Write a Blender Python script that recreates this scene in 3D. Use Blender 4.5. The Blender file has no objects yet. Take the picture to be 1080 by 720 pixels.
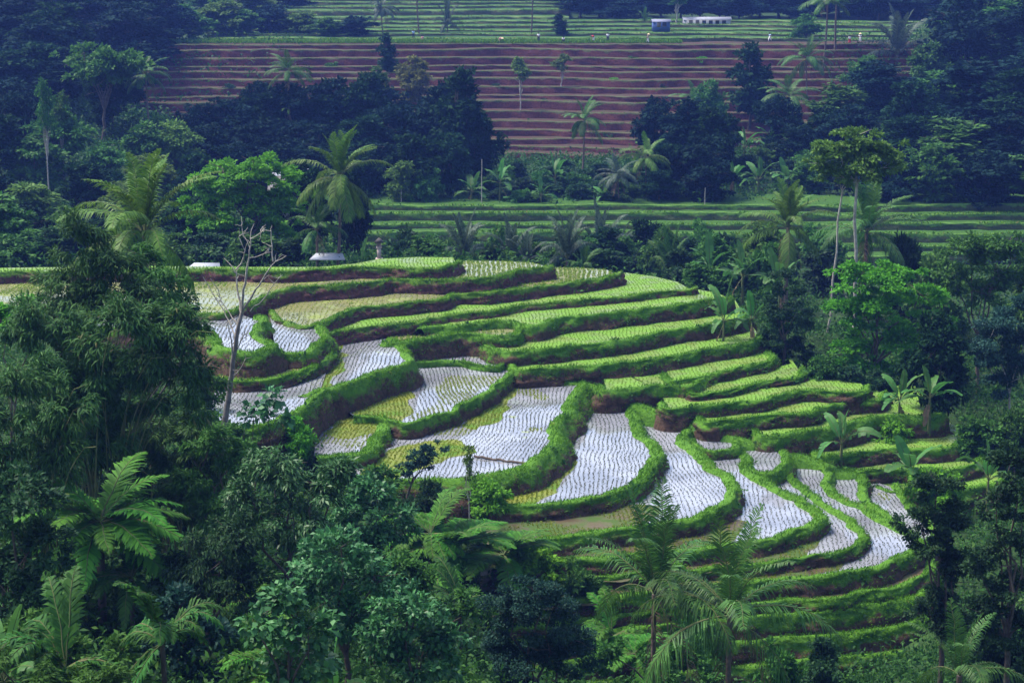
import bpy, math, random
import numpy as np
from mathutils import Vector, Matrix
random.seed(7)
RNG = np.random.default_rng(11)
SC = bpy.context.scene
COL = SC.collection
PI = math.pi

# ---------------------------------------------------------------- camera
FPX, PITCH, CAMZ = 2015.0, math.radians(12.0), 50.0
CP, SP = math.cos(PITCH), math.sin(PITCH)
cam_data = bpy.data.cameras.new('camera')
cam = bpy.data.objects.new('camera', cam_data)
COL.objects.link(cam)
cam_data.sensor_width = 36.0
cam_data.lens = FPX / 1080.0 * 36.0
cam_data.clip_start = 0.5
cam_data.clip_end = 4000
cam.location = (0, 0, CAMZ)
cam.rotation_euler = (PI / 2 - PITCH, 0, 0)
SC.camera = cam


def ray(x, y):
    u = (x - 540.0) / FPX
    v = (360.0 - y) / FPX
    return np.array([u, CP + v * SP, -SP + v * CP])


def at(x, y, Y):
    d = ray(x, y)
    p = d * (Y / d[1])
    p[2] += CAMZ
    return p


def onz(x, y, z):
    d = ray(x, y)
    p = d * ((z - CAMZ) / d[2])
    p[2] += CAMZ
    return p


def mpp(Y, y=360):
    d = ray(540, y)
    return (Y / d[1]) / FPX


# ---------------------------------------------------------------- noise
def hash2(ix, iy, seed=0):
    h = (ix.astype(np.int64) * 374761393 + iy.astype(np.int64) * 668265263 + seed * 974634541) & 0x7fffffff
    h = ((h ^ (h >> 13)) * 1274126177) & 0x7fffffff
    return ((h ^ (h >> 16)) & 0xffff) / 65535.0


def vnoise(x, y, seed=0):
    x = np.asarray(x, float); y = np.asarray(y, float)
    ix = np.floor(x); iy = np.floor(y)
    fx = x - ix; fy = y - iy
    fx = fx * fx * (3 - 2 * fx); fy = fy * fy * (3 - 2 * fy)
    a = hash2(ix, iy, seed); b = hash2(ix + 1, iy, seed)
    c = hash2(ix, iy + 1, seed); d = hash2(ix + 1, iy + 1, seed)
    return (a * (1 - fx) + b * fx) * (1 - fy) + (c * (1 - fx) + d * fx) * fy


def fbm(x, y, seed=0, oct=3):
    s = 0; a = 0.5; t = 0
    for k in range(oct):
        s = s + a * vnoise(np.asarray(x) * 2 ** k, np.asarray(y) * 2 ** k, seed + k * 17)
        t += a; a *= 0.5
    return s / t


# ---------------------------------------------------------------- mesh helpers
class MB:
    """collects vertices, quads and triangles with a tint per vertex and a material slot per face"""
    def __init__(self):
        self.V = []; self.T = []; self.Q4 = []; self.Q3 = []; self.M4 = []; self.M3 = []; self.n = 0

    def add(self, V, F, tint=0.5, mat=0):
        V = np.asarray(V, float).reshape(-1, 3)
        F = np.asarray(F, int)
        if len(V) == 0:
            return
        self.V.append(V)
        t = np.asarray(tint, float)
        self.T.append(np.full(len(V), float(t)) if t.ndim == 0 else t)
        if len(F):
            if F.shape[1] == 4:
                self.Q4.append(F + self.n); self.M4.append(np.full(len(F), mat, int))
            else:
                self.Q3.append(F + self.n); self.M3.append(np.full(len(F), mat, int))
        self.n += len(V)

    def mesh(self, name, mats, smooth=False):
        V = np.concatenate(self.V) if self.V else np.zeros((0, 3))
        T = np.concatenate(self.T) if self.T else np.zeros(0)
        q4 = np.concatenate(self.Q4) if self.Q4 else np.zeros((0, 4), int)
        q3 = np.concatenate(self.Q3) if self.Q3 else np.zeros((0, 3), int)
        mi = np.concatenate(self.M4 + self.M3) if (self.M4 or self.M3) else np.zeros(0, int)
        me = bpy.data.meshes.new(name)
        me.vertices.add(len(V)); me.vertices.foreach_set('co', V.ravel())
        nl = q4.size + q3.size
        me.loops.add(nl)
        me.loops.foreach_set('vertex_index', np.concatenate([q4.ravel(), q3.ravel()]).astype(np.int32))
        nf = len(q4) + len(q3)
        me.polygons.add(nf)
        ls = np.concatenate([np.arange(len(q4)) * 4, q4.size + np.arange(len(q3)) * 3]).astype(np.int32)
        me.polygons.foreach_set('loop_start', ls)
        me.polygons.foreach_set('material_index', mi.astype(np.int32))
        if smooth:
            me.polygons.foreach_set('use_smooth', np.ones(nf, bool))
        a = me.attributes.new('tint', 'FLOAT', 'POINT')
        a.data.foreach_set('value', T.astype(np.float32))
        for m in (mats if isinstance(mats, (list, tuple)) else [mats]):
            me.materials.append(m)
        me.update(calc_edges=True)
        return me


def link(name, me, parent=None, loc=None):
    o = bpy.data.objects.new(name, me)
    COL.objects.link(o)
    if parent is not None:
        o.parent = parent
    if loc is not None:
        o.location = [float(c) for c in loc]
    return o


def thing(name, label, cat, loc, rotz=0.0, group=None, scale=None):
    o = bpy.data.objects.new(name, None)
    COL.objects.link(o)
    o.empty_display_size = 0.3
    o.location = [float(c) for c in loc]
    o.rotation_euler = (0, 0, rotz)
    if scale is not None:
        o.scale = scale
    tag(o, label, cat, group)
    return o


def tag(o, label, cat, group=None):
    o['label'] = label
    o['category'] = cat
    if group:
        o['group'] = group


KIDS = {}


def dup(root, name, label, cat, loc, rotz, scale, group=None):
    """copy of a thing with copies of its parts (mesh data shared)"""
    r = thing(name, label, cat, loc, rotz, group, scale)
    for ch in root:
        c = bpy.data.objects.new(ch[0], ch[1])
        COL.objects.link(c)
        c.parent = r
        c.location, c.rotation_euler, c.scale = ch[2], ch[3], ch[4]
    return r


def tube(mb, pts, radii, n=6, tint=0.5, mat=0, cap=True):
    pts = np.asarray(pts, float); k = len(pts)
    radii = np.broadcast_to(np.asarray(radii, float), (k,))
    d = np.gradient(pts, axis=0)
    d /= np.linalg.norm(d, axis=1)[:, None] + 1e-9
    up = np.array([0.0, 0, 1.0]) if abs(d[0][2]) < 0.9 else np.array([1.0, 0, 0])
    V = []
    for i in range(k):
        s = np.cross(d[i], up); s /= np.linalg.norm(s) + 1e-9
        u = np.cross(s, d[i])
        a = np.arange(n) * 2 * PI / n
        V.append(pts[i] + radii[i] * (np.cos(a)[:, None] * s + np.sin(a)[:, None] * u))
    V = np.concatenate(V)
    F = []
    for i in range(k - 1):
        for j in range(n):
            F.append((i * n + j, i * n + (j + 1) % n, (i + 1) * n + (j + 1) % n, (i + 1) * n + j))
    mb.add(V, F, tint, mat)
    if cap:
        mb.add(np.vstack([V[-n:], V[-n:].mean(0)]), [(j, (j + 1) % n, n) for j in range(n)], tint, mat)


def box(mb, c, s, rotz=0.0, tint=0.5, mat=0):
    x, y, z = np.asarray(s, float) / 2
    P = np.array([(a, b, e) for e in (-z, z) for b in (-y, y) for a in (-x, x)])
    ca, sa = math.cos(rotz), math.sin(rotz)
    P = np.stack([P[:, 0] * ca - P[:, 1] * sa, P[:, 0] * sa + P[:, 1] * ca, P[:, 2]], 1) + np.asarray(c, float)
    mb.add(P, [(0, 2, 3, 1), (4, 5, 7, 6), (0, 1, 5, 4), (2, 6, 7, 3), (0, 4, 6, 2), (1, 3, 7, 5)], tint, mat)


# ---------------------------------------------------------------- materials
def newmat(name):
    m = bpy.data.materials.new(name)
    m.use_nodes = True
    nt = m.node_tree
    nt.nodes.clear()
    return m, nt, nt.nodes, nt.links


def mixcol(nt, fac, a, b, mode='MIX'):
    n = nt.nodes.new('ShaderNodeMix'); n.data_type = 'RGBA'; n.blend_type = mode
    if isinstance(fac, (int, float)):
        n.inputs[0].default_value = fac
    else:
        nt.links.new(fac, n.inputs[0])
    for i, v in ((6, a), (7, b)):
        if isinstance(v, tuple):
            n.inputs[i].default_value = (*v, 1) if len(v) == 3 else v
        else:
            nt.links.new(v, n.inputs[i])
    return n.outputs[2]


def math_(nt, op, a, b=None):
    n = nt.nodes.new('ShaderNodeMath'); n.operation = op
    for i, v in ((0, a), (1, b)):
        if v is None:
            continue
        if isinstance(v, (int, float)):
            n.inputs[i].default_value = v
        else:
            nt.links.new(v, n.inputs[i])
    return n.outputs[0]


def noise_(nt, scale, detail=3, coord=None, rough=0.6):
    n = nt.nodes.new('ShaderNodeTexNoise')
    n.inputs['Scale'].default_value = scale
    n.inputs['Detail'].default_value = detail
    n.inputs['Roughness'].default_value = rough
    if coord is None:
        g = nt.nodes.new('ShaderNodeNewGeometry')
        coord = g.outputs['Position']
    nt.links.new(coord, n.inputs['Vector'])
    return n.outputs['Fac']


def ramp_(nt, fac, lo, hi):
    n = nt.nodes.new('ShaderNodeMapRange')
    n.inputs['From Min'].default_value = lo
    n.inputs['From Max'].default_value = hi
    nt.links.new(fac, n.inputs['Value'])
    return n.outputs['Result']


def attr_(nt, name):
    n = nt.nodes.new('ShaderNodeAttribute')
    n.attribute_name = name
    return n.outputs['Fac']


def leaf_mat(name, dark, light, trans=0.3, rough=0.6, spec=0.12, hue=0.0, third=None, rnd=1.0):
    """leaf colours by a random tint per leaf and a small shift per plant"""
    m, nt, N, L = newmat(name)
    t = attr_(nt, 'tint')
    oi = N.new('ShaderNodeObjectInfo')
    c = mixcol(nt, t, dark, light)
    if third is not None:
        c = mixcol(nt, math_(nt, 'GREATER_THAN', t, 0.93), c, third)
    hs = N.new('ShaderNodeHueSaturation')
    L.new(c, hs.inputs['Color'])
    L.new(math_(nt, 'ADD', math_(nt, 'MULTIPLY', oi.outputs['Random'], 0.026), 0.487 + hue), hs.inputs['Hue'])
    L.new(math_(nt, 'ADD', math_(nt, 'MULTIPLY', oi.outputs['Random'], 0.36 * rnd), 1.0 - 0.18 * rnd), hs.inputs['Value'])
    p = N.new('ShaderNodeBsdfPrincipled')
    L.new(hs.outputs['Color'], p.inputs['Base Color'])
    p.inputs['Roughness'].default_value = rough
    p.inputs['Specular IOR Level'].default_value = spec
    tr = N.new('ShaderNodeBsdfTranslucent')
    L.new(hs.outputs['Color'], tr.inputs['Color'])
    mx = N.new('ShaderNodeMixShader')
    mx.inputs[0].default_value = trans
    L.new(p.outputs[0], mx.inputs[1]); L.new(tr.outputs[0], mx.inputs[2])
    o = N.new('ShaderNodeOutputMaterial')
    L.new(mx.outputs[0], o.inputs['Surface'])
    return m


def solid_mat(name, a, b, scale=3.0, rough=0.85, spec=0.2, bump=0.0):
    m, nt, N, L = newmat(name)
    tc = N.new('ShaderNodeTexCoord')
    f = ramp_(nt, noise_(nt, scale, 4, tc.outputs['Object']), 0.3, 0.7)
    c = mixcol(nt, f, a, b)
    p = N.new('ShaderNodeBsdfPrincipled')
    L.new(c, p.inputs['Base Color'])
    p.inputs['Roughness'].default_value = rough
    p.inputs['Specular IOR Level'].default_value = spec
    if bump:
        bn = N.new('ShaderNodeBump'); bn.inputs['Strength'].default_value = bump
        L.new(f, bn.inputs['Height']); L.new(bn.outputs[0], p.inputs['Normal'])
    o = N.new('ShaderNodeOutputMaterial')
    L.new(p.outputs[0], o.inputs['Surface'])
    return m


def bank_mat(name, grass_a, grass_b, soil_a, soil_b, soil_from=0.35):
    """terrace bank: turf on the bund and the upper riser, bare soil showing lower down in patches"""
    m, nt, N, L = newmat(name)
    t = attr_(nt, 'tint')
    n1 = noise_(nt, 0.55, 4)
    n2 = noise_(nt, 3.5, 4)
    n3 = noise_(nt, 1.7, 3)
    g = mixcol(nt, ramp_(nt, n2, 0.3, 0.7), grass_a, grass_b)
    s = mixcol(nt, ramp_(nt, n2, 0.3, 0.7), soil_a, soil_b)
    f = math_(nt, 'ADD', t, math_(nt, 'MULTIPLY', math_(nt, 'SUBTRACT', n1, 0.5), 1.6))
    f = math_(nt, 'ADD', f, math_(nt, 'MULTIPLY', math_(nt, 'SUBTRACT', n3, 0.5), 0.8))
    f = ramp_(nt, f, soil_from, soil_from + 0.3)
    c = mixcol(nt, f, g, s)
    p = N.new('ShaderNodeBsdfPrincipled')
    L.new(c, p.inputs['Base Color'])
    p.inputs['Roughness'].default_value = 0.9
    p.inputs['Specular IOR Level'].default_value = 0.15
    bn = N.new('ShaderNodeBump'); bn.inputs['Strength'].default_value = 0.8; bn.inputs['Distance'].default_value = 0.15
    L.new(n2, bn.inputs['Height']); L.new(bn.outputs[0], p.inputs['Normal'])
    o = N.new('ShaderNodeOutputMaterial')
    L.new(p.outputs[0], o.inputs['Surface'])
    return m


def water_mat(name, mud_a, mud_b, rough=0.06, ior=1.45, veg=None, vlo=0.5, vhi=0.6):
    """shallow muddy paddy water, optionally with patches of floating weed"""
    m, nt, N, L = newmat(name)
    n1 = noise_(nt, 0.22, 5)
    c = mixcol(nt, ramp_(nt, n1, 0.38, 0.62), mud_a, mud_b)
    p = N.new('ShaderNodeBsdfPrincipled')
    p.inputs['IOR'].default_value = ior
    if veg is not None:
        n2 = noise_(nt, 0.5, 5)
        f = ramp_(nt, n2, vlo, vhi)
        c = mixcol(nt, f, c, veg)
        L.new(math_(nt, 'ADD', math_(nt, 'MULTIPLY', f, 0.6), rough), p.inputs['Roughness'])
    else:
        p.inputs['Roughness'].default_value = rough
    L.new(c, p.inputs['Base Color'])
    bn = N.new('ShaderNodeBump'); bn.inputs['Strength'].default_value = 0.05; bn.inputs['Distance'].default_value = 0.02
    L.new(noise_(nt, 5.0, 3), bn.inputs['Height']); L.new(bn.outputs[0], p.inputs['Normal'])
    o = N.new('ShaderNodeOutputMaterial')
    L.new(p.outputs[0], o.inputs['Surface'])
    return m


M = {}
M['bank'] = bank_mat('bank_turf', (0.045, 0.125, 0.010), (0.085, 0.20, 0.016), (0.026, 0.020, 0.012), (0.095, 0.055, 0.036), 0.30)
M['bank_dry'] = bank_mat('bank_dry', (0.05, 0.12, 0.012), (0.10, 0.19, 0.02), (0.035, 0.02, 0.018), (0.11, 0.05, 0.045), 0.12)
M['water'] = water_mat('paddy_water', (0.18, 0.185, 0.21), (0.31, 0.32, 0.36), 0.025, 2.1)
M['water_green'] = water_mat('paddy_green', (0.13, 0.19, 0.05), (0.16, 0.23, 0.045), 0.3, 1.4, (0.11, 0.23, 0.02), 0.40, 0.55)
M['water_yellow'] = water_mat('paddy_yellow', (0.19, 0.20, 0.11), (0.22, 0.22, 0.09), 0.12, 1.6, (0.15, 0.19, 0.02), 0.50, 0.66)
M['water_mixed'] = water_mat('paddy_mixed', (0.18, 0.185, 0.21), (0.31, 0.32, 0.36), 0.025, 2.1, (0.20, 0.25, 0.03), 0.66, 0.74)
M['mud'] = water_mat('paddy_mud', (0.13, 0.10, 0.05), (0.20, 0.14, 0.08), 0.3, 1.4, (0.12, 0.16, 0.03), 0.45, 0.65)
M['grass'] = leaf_mat('grass_blades', (0.034, 0.110, 0.006), (0.130, 0.285, 0.014), 0.35, 0.6, 0.12, third=(0.20, 0.19, 0.06))
M['rice_dark'] = leaf_mat('rice_seedlings', (0.045, 0.058, 0.038), (0.085, 0.125, 0.04), 0.25)
M['rice_green'] = leaf_mat('rice_young', (0.105, 0.215, 0.018), (0.20, 0.33, 0.035), 0.4)
M['rice_yellow'] = leaf_mat('rice_yellow', (0.12, 0.15, 0.012), (0.23, 0.28, 0.025), 0.4)
M['weed'] = water_mat('pond_weed', (0.10, 0.13, 0.012), (0.17, 0.19, 0.02), 0.5, 1.4, (0.07, 0.15, 0.010), 0.45, 0.6)
M['wetmud'] = water_mat('wet_mud', (0.055, 0.042, 0.024), (0.10, 0.072, 0.04), 0.4, 1.4, (0.045, 0.085, 0.012), 0.42, 0.58)
M['ground'] = bank_mat('forest_floor', (0.014, 0.036, 0.010), (0.03, 0.065, 0.014), (0.02, 0.016, 0.01), (0.045, 0.032, 0.02), 0.6)
SKY_S, SUN_S, HAZE, HAZE_C, EXPO = 0.14, 2.8, 0.00022, (0.16, 0.30, 1.0, 1), 1.2
# ---------------------------------------------------------------- the terraced hill
GROUND_PTS = []          # control points of the base ground sheet


def chaikin(P, n=2):
    P = np.asarray(P, float)
    for _ in range(n):
        Q = [P[0]]
        for a, b in zip(P[:-1], P[1:]):
            Q += [0.75 * a + 0.25 * b, 0.25 * a + 0.75 * b]
        Q.append(P[-1]); P = np.array(Q)
    return P


def resample(P, step):
    d = np.linalg.norm(np.diff(P, axis=0), axis=1)
    s = np.concatenate([[0], np.cumsum(d)])
    n = max(3, int(s[-1] / step) + 1)
    t = np.linspace(0, s[-1], n)
    return np.stack([np.interp(t, s, P[:, k]) for k in range(P.shape[1])], 1)


def normals2(P):
    d = np.gradient(P[:, :2], axis=0)
    for _ in range(3):
        d[1:-1] = (d[:-2] + d[1:-1] * 2 + d[2:]) / 4
    d /= np.linalg.norm(d, axis=1)[:, None] + 1e-9
    return np.stack([d[:, 1], -d[:, 0]], 1)


def drop(z, x, lip, base, batter):
    """level at the foot of a riser whose lip (at level z) and foot are seen at x, lip / x, base"""
    P = onz(x, lip, z)
    h = 0.5
    for _ in range(6):
        zb = at(x, base, P[1] - batter * h)[2]
        h = max(0.05, z - zb)
    return z - h


# name: from, [(x, lip, base)], crest list, kind, batter, back list or distance
FIELDS = {}
ORDER = []


def field(name, src, refs, crest, kind='green', batter=0.35, back=8.0, dz=0.0, w=0.5, edge='crest', soil=0, bund=True):
    ORDER.append(name)
    FIELDS[name] = dict(src=src, refs=refs, crest=crest, kind=kind, batter=batter, back=back, dz=dz, w=w, edge=edge, soil=soil, bund=bund)


# --- the upper steps
field('U0', None, None, [(-60, 287), (0, 286), (60, 286), (165, 284), (250, 284), (300, 286), (330, 284), (360, 282), (390, 281), (417, 281), (425, 283.5), (458, 283), (474, 281), (483, 278), (486, 274.5)], 'green', 0.45, [(478, 271.5), (440, 271), (400, 273), (375, 278), (340, 281.5), (250, 281.5), (165, 280.5), (0, 282.5), (-60, 283)], soil=1)
field('U1', 'U0', [(458, 283, 293), (240, 284, 300)], [(-60, 326), (60, 327), (150, 327), (190, 329), (217, 331), (240, 331), (252, 325), (268, 317), (283, 310), (300, 305), (320, 301.5), (362, 300), (387, 298), (410, 294), (427, 294), (462, 295), (475, 295.5), (484, 294), (513, 293), (535, 288), (555, 283.5), (578, 281.5), (585, 279.5)], 'yellow', 0.45, [(560, 277), (530, 275.5), (490, 275), (470, 282), (300, 290), (0, 293), (-60, 293)], soil=1)
field('U2', 'U1', [(340, 301, 317), (552, 284, 299)], [(282, 327), (285, 334), (300, 341), (325, 345), (340, 339), (352, 333), (370, 327), (382, 323), (420, 320), (458, 317), (472, 315.5), (479, 309), (500, 309), (530, 307), (552, 304), (583, 300), (610, 297), (630, 294), (652, 290), (658, 287)], 'yellow', 0.45, [(640, 284.5), (610, 282.5), (585, 282), (560, 290), (470, 300), (320, 310), (285, 318)], soil=1)
field('U3', 'U2', [(597, 298.5, 313.5), (430, 319.5, 330)], [(340, 352), (352, 350), (365, 347), (387, 344), (420, 342), (446, 338), (460, 334), (480, 332), (500, 330.5), (528, 327), (547, 322), (572, 320), (613, 317), (640, 314), (673, 311), (707, 307), (727, 304.5), (735, 303)], 'green', 0.45, [(715, 297.5), (690, 291.5), (660, 287.5), (640, 293), (560, 306), (470, 318), (400, 328), (345, 342)], soil=1)
field('U4', 'U3', [(613, 317, 324), (682, 310, 317)], [(446, 347), (452, 344), (480, 343), (510, 339.5), (540, 338), (553, 343), (572, 342), (588, 335), (622, 332), (660, 328), (673, 326), (707, 322), (732, 319), (757, 316.5), (774, 312.5)], 'green', 0.45, [(757, 309), (735, 305), (720, 304), (700, 307), (640, 314), (560, 320), (480, 330), (450, 338)])
field('U5L', 'U3', [(437, 340, 353)], [(402, 360), (408, 362), (428, 360), (453, 355.5), (487, 351), (505, 351.5), (518, 353), (530, 355), (545, 353), (550, 345)], 'yellow', 0.45, 10)
field('U5', 'U4', [(640, 330, 347), (715, 321, 338)], [(508, 362), (514, 368), (537, 371), (563, 368), (597, 365), (630, 361), (660, 358), (690, 352.5), (707, 347), (733, 344), (760, 340), (785, 335), (790, 328)], 'green', 0.45, 7)
field('U6', 'U5', [(637, 360.5, 377), (690, 352.5, 368)], [(535, 383), (541, 391), (572, 389), (595, 387), (637, 384), (678, 380), (700, 376.5), (720, 374), (740, 368.5), (767, 365), (800, 360), (805, 350)], 'green', 0.45, 7)
field('U7L', 'U6', [(680, 379.5, 393.5)], [(630, 406), (637, 412), (652, 410), (670, 408), (697, 405), (713, 404), (724, 407), (735, 405), (745, 398)], 'green', 0.45, 10, dz=-0.12)
field('U7', 'U6', [(680, 379.5, 393), (730, 372, 387)], [(700, 393), (704, 400), (713, 401.5), (738, 398), (763, 392), (788, 386), (807, 382), (816, 377), (812, 370)], 'green', 0.45, 5)
field('U8', 'U7', [(747, 397, 407.5), (790, 385.5, 397)], [(722, 410), (728, 416.5), (755, 414), (780, 410), (787, 407.5), (813, 402), (840, 398), (848, 396), (850, 388)], 'green', 0.45, 4.5)
field('U9', 'U8', [(755, 414, 421), (815, 401.5, 409)], [(693, 424), (701, 432), (730, 428), (763, 426), (797, 422), (808, 420.5), (814, 418), (822, 415), (850, 411), (868, 412.5), (890, 414), (912, 412.5), (917, 406)], 'green', 0.45, 4.5)
field('U10', 'U9', [(755, 427, 442), (820, 415, 426)], [(735, 438), (744, 446.5), (780, 442), (813, 437), (838, 436), (857, 435), (865, 430), (887, 424), (912, 421), (930, 421), (936, 412)], 'green', 0.45, 5)
field('U11', 'U10', [(797, 440, 456), (850, 436, 450)], [(793, 452), (802, 460.5), (830, 457), (853, 454), (877, 451), (892, 446), (920, 438), (945, 437), (975, 440), (995, 434)], 'green', 0.45, 10)
field('U12', 'U11', [(862, 453, 476), (890, 447, 473)], [(858, 474), (867, 481), (887, 478), (912, 476), (935, 473), (960, 472), (990, 473), (1012, 470), (1025, 460)], 'green', 0.45, 10)
field('U13', 'U12', [(905, 477, 493)], [(890, 491), (903, 499), (920, 496.5), (940, 495), (970, 496), (1000, 494), (1030, 490), (1040, 480)], 'green', 0.45, 10)

field('U14', 'U13', [(930, 496, 511)], [(925, 512), (940, 519), (965, 517), (1000, 516), (1035, 512), (1060, 508), (1065, 498)], 'green', 0.45, 9)
# --- the flooded ponds, west to east
field('Q1', 'U1', [(217, 331, 338)], [(100, 345), (165, 345), (200, 345), (214, 347), (222, 355), (229, 365), (245, 370), (270, 371), (285, 368), (294, 363), (282, 357), (274, 352), (275, 344), (283, 336), (270, 333)], 'water', 0.5, [(240, 326), (160, 318), (100, 318)], w=0.6)
field('Q2', 'U2', [(315, 344, 347.5)], [(280, 366), (297, 371.5), (325, 372), (332, 367), (340, 361), (349, 353), (344, 346), (335, 341)], 'water', 0.5, [(320, 330), (285, 335)], w=0.6)
field('R1', 'Q2', [(283, 371, 388)], [(225, 398), (245, 402), (280, 400.5), (307, 395), (327, 387), (342, 380), (350, 370), (352, 358)], 'yellow', 0.4, [(330, 360), (240, 365)], w=0.5)
field('R2', 'R1', [(280, 400.5, 413)], [(215, 445), (245, 450), (285, 447), (310, 436), (325, 424), (345, 410)], 'mixed', 0.4, [(345, 390), (230, 395)])
field('Q3', 'U3', [(400, 343, 357.5)], [(318, 417), (345, 410), (380, 400), (390, 396), (410, 389), (424, 386), (434, 383), (436, 375), (431, 370), (422, 362), (414, 356)], 'mixed', 0.35, [(400, 345), (350, 340), (335, 365), (325, 395)], w=0.6)
field('Q4', 'Q3', [(410, 388.5, 423)], [(374, 438), (400, 440), (424, 446), (440, 444), (477, 433), (508, 417), (527, 404), (539, 394), (543, 386), (541, 379), (532, 374)], 'mixed', 0.3, [(440, 365), (420, 385), (375, 410), (362, 430)], w=0.5)
field('Q4u', 'Q4', None, [(428, 381), (445, 381), (460, 380.5), (488, 378.5), (493, 383), (520, 386.5), (530, 385), (534, 378)], 'mixed', 0.2, [(500, 362), (430, 366)], dz=0.32, w=0.25)
field('Q5', 'Q4', None, [(335, 483), (355, 481), (382, 478), (396, 474), (401, 464), (405, 452), (412, 446)], 'mixed', 0.4, [(430, 435), (375, 430), (335, 440)], dz=-0.3, w=0.9)
field('Q6', 'Q4', [(463, 437, 458), (515, 413, 446)], [(375, 508), (415, 507), (447, 506), (480, 508), (497, 503), (522, 498), (547, 493), (557, 487), (583, 471), (576, 451), (592, 436), (591, 428), (609, 408), (604, 400)], 'mixed', 0.75, [(560, 388), (530, 395), (480, 430), (420, 440), (370, 480)], edge='water', w=0.75)
field('Q7', 'Q6', [(547, 499, 527)], [(515, 533), (545, 533), (577, 531), (605, 528), (630, 523.5), (660, 513), (673, 503), (683, 490), (684, 473), (670, 460), (656, 441), (661, 427), (655, 417)], 'water', 0.4, [(630, 408), (590, 440), (560, 480), (510, 500)], edge='water', w=0.75)
field('Q8', 'Q7', [(597, 536, 557)], [(515, 574), (545, 572), (572, 568), (597, 565), (622, 561), (660, 557), (700, 552), (743, 542), (759, 532), (772, 513), (755, 503), (733, 487), (713, 470), (719, 452), (711, 441), (700, 433)], 'water', 0.4, [(680, 428), (650, 450), (620, 500), (520, 535)], edge='water', w=0.75)
field('Q9', 'Q8', [(762, 536.5, 558)], [(520, 600), (600, 592), (700, 582), (745, 578), (785, 571), (800, 569), (822, 563.5), (847, 555), (857, 547), (841, 533), (817, 521), (790, 506), (778, 494), (778, 482), (772, 476)], 'water', 0.4, [(745, 470), (720, 490), (700, 530), (620, 560), (520, 575)], edge='water', w=0.7)
field('Q9u', 'Q9', None, [(726, 462), (733, 470), (745, 475), (765, 475), (777, 473), (781, 466), (770, 458)], 'water', 0.3, [(745, 446), (728, 452)], dz=0.45, w=0.5)
field('Q10u', 'Q9', None, [(780, 486), (788, 495), (800, 498.5), (818, 498), (830, 491), (834, 481), (829, 474)], 'water', 0.4, [(800, 458), (782, 465)], dz=0.35, w=0.6)
field('Q10', 'Q9', [(850, 559, 576)], [(520, 616), (640, 608), (740, 602), (820, 592), (850, 588), (883, 582), (903, 573), (906, 565), (893, 554), (870, 537), (850, 524), (832, 511), (825, 503)], 'mixed', 0.4, [(815, 500), (800, 530), (780, 560), (640, 590), (520, 596)], edge='water', w=0.45)
field('Q11', 'Q10', [(890, 584, 594)], [(520, 640), (640, 628), (740, 620), (820, 610), (860, 608), (900, 602), (935, 592), (957, 580), (962, 571), (940, 558), (902, 537), (876, 525), (867, 514), (868, 498), (862, 485)], 'water', 0.4, [(838, 474), (832, 500), (850, 540), (800, 585), (640, 612), (520, 622)], edge='water', w=0.6)
field('Q12', 'Q11', None, [(930, 568), (945, 556), (930, 545), (912, 533), (902, 520), (903, 508), (900, 498)], 'water', 0.4, [(872, 493), (872, 515), (900, 545)], dz=-0.45, edge='water', w=0.6)
field('Q13', 'Q12', None, [(955, 590), (975, 575), (985, 560), (962, 545), (948, 530), (938, 512)], 'mixed', 0.4, [(905, 502), (910, 525), (935, 560)], dz=-0.45, edge='water', w=0.5)
field('L0', 'Q11', [(920, 602, 616)], [(520, 660), (640, 648), (740, 640), (820, 634), (882, 630.5), (903, 626), (937, 620), (967, 613), (985, 600), (985, 585)], 'mud', 0.4, 7)
field('L1', 'L0', [(937, 620, 632)], [(520, 680), (640, 665), (740, 655), (850, 647), (887, 642.5), (937, 634.5), (962, 629), (985, 618), (988, 600)], 'mud', 0.4, 7)
field('L2', 'L1', [(927, 636, 660)], [(540, 708), (640, 690), (740, 680), (850, 671), (897, 668), (937, 663), (965, 658), (990, 645), (992, 625)], 'mud', 0.4, 7)
field('L3', 'L2', [(927, 664, 686)], [(560, 735), (640, 718), (740, 706), (850, 696), (897, 692), (937, 688), (965, 684), (995, 670), (997, 650)], 'green', 0.4, 7)
field('L4', 'L3', [(927, 690, 708)], [(580, 760), (680, 740), (740, 730), (850, 716), (937, 709), (965, 705), (995, 690)], 'green', 0.4, 7)

ZSET = dict(Q4=-32.3, Q4u=-32.0, Q5=-32.6, Q6=-33.2, Q7=-34.4, Q8=-35.15, Q9=-35.95, Q9u=-35.5, Q10u=-35.95, Q10=-36.6, Q11=-37.1, Q12=-37.45, Q13=-37.9, L0=-38.0, L1=-38.6, L2=-39.7, L3=-40.7, L4=-41.5)
ZL = {}
HR = {}
for nm in ORDER:
    f = FIELDS[nm]
    if f['src'] is None:
        ZL[nm] = at(458, 283, 158.0)[2]
        continue
    s = FIELDS[f['src']]; zs = ZL[f['src']]
    z = zs if not f['refs'] else float(np.mean([drop(zs, *r, s['batter']) for r in f['refs']]))
    # the level seen at a riser's foot is the paddy surface, 0.22 m below that field's lip
    ZL[nm] = z + f['dz'] + (0.2 if f['refs'] else 0)
    if nm in ZSET:
        ZL[nm] = CAMZ + ZSET[nm]
    HR[f['src']] = max(HR.get(f['src'], 0.3), zs - ZL[nm] + 0.2)
for nm in ORDER:
    print(nm, round(ZL[nm] - CAMZ, 2), 'h', round(HR.get(nm, 1.2), 2), 'Y', [round(float(onz(x, y, ZL[nm])[1]), 1) for x, y in FIELDS[nm]['crest'][::4]])

GRASS = MB()
RICE = {'rice_dark': MB(), 'rice_green': MB(), 'rice_yellow': MB()}


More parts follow.
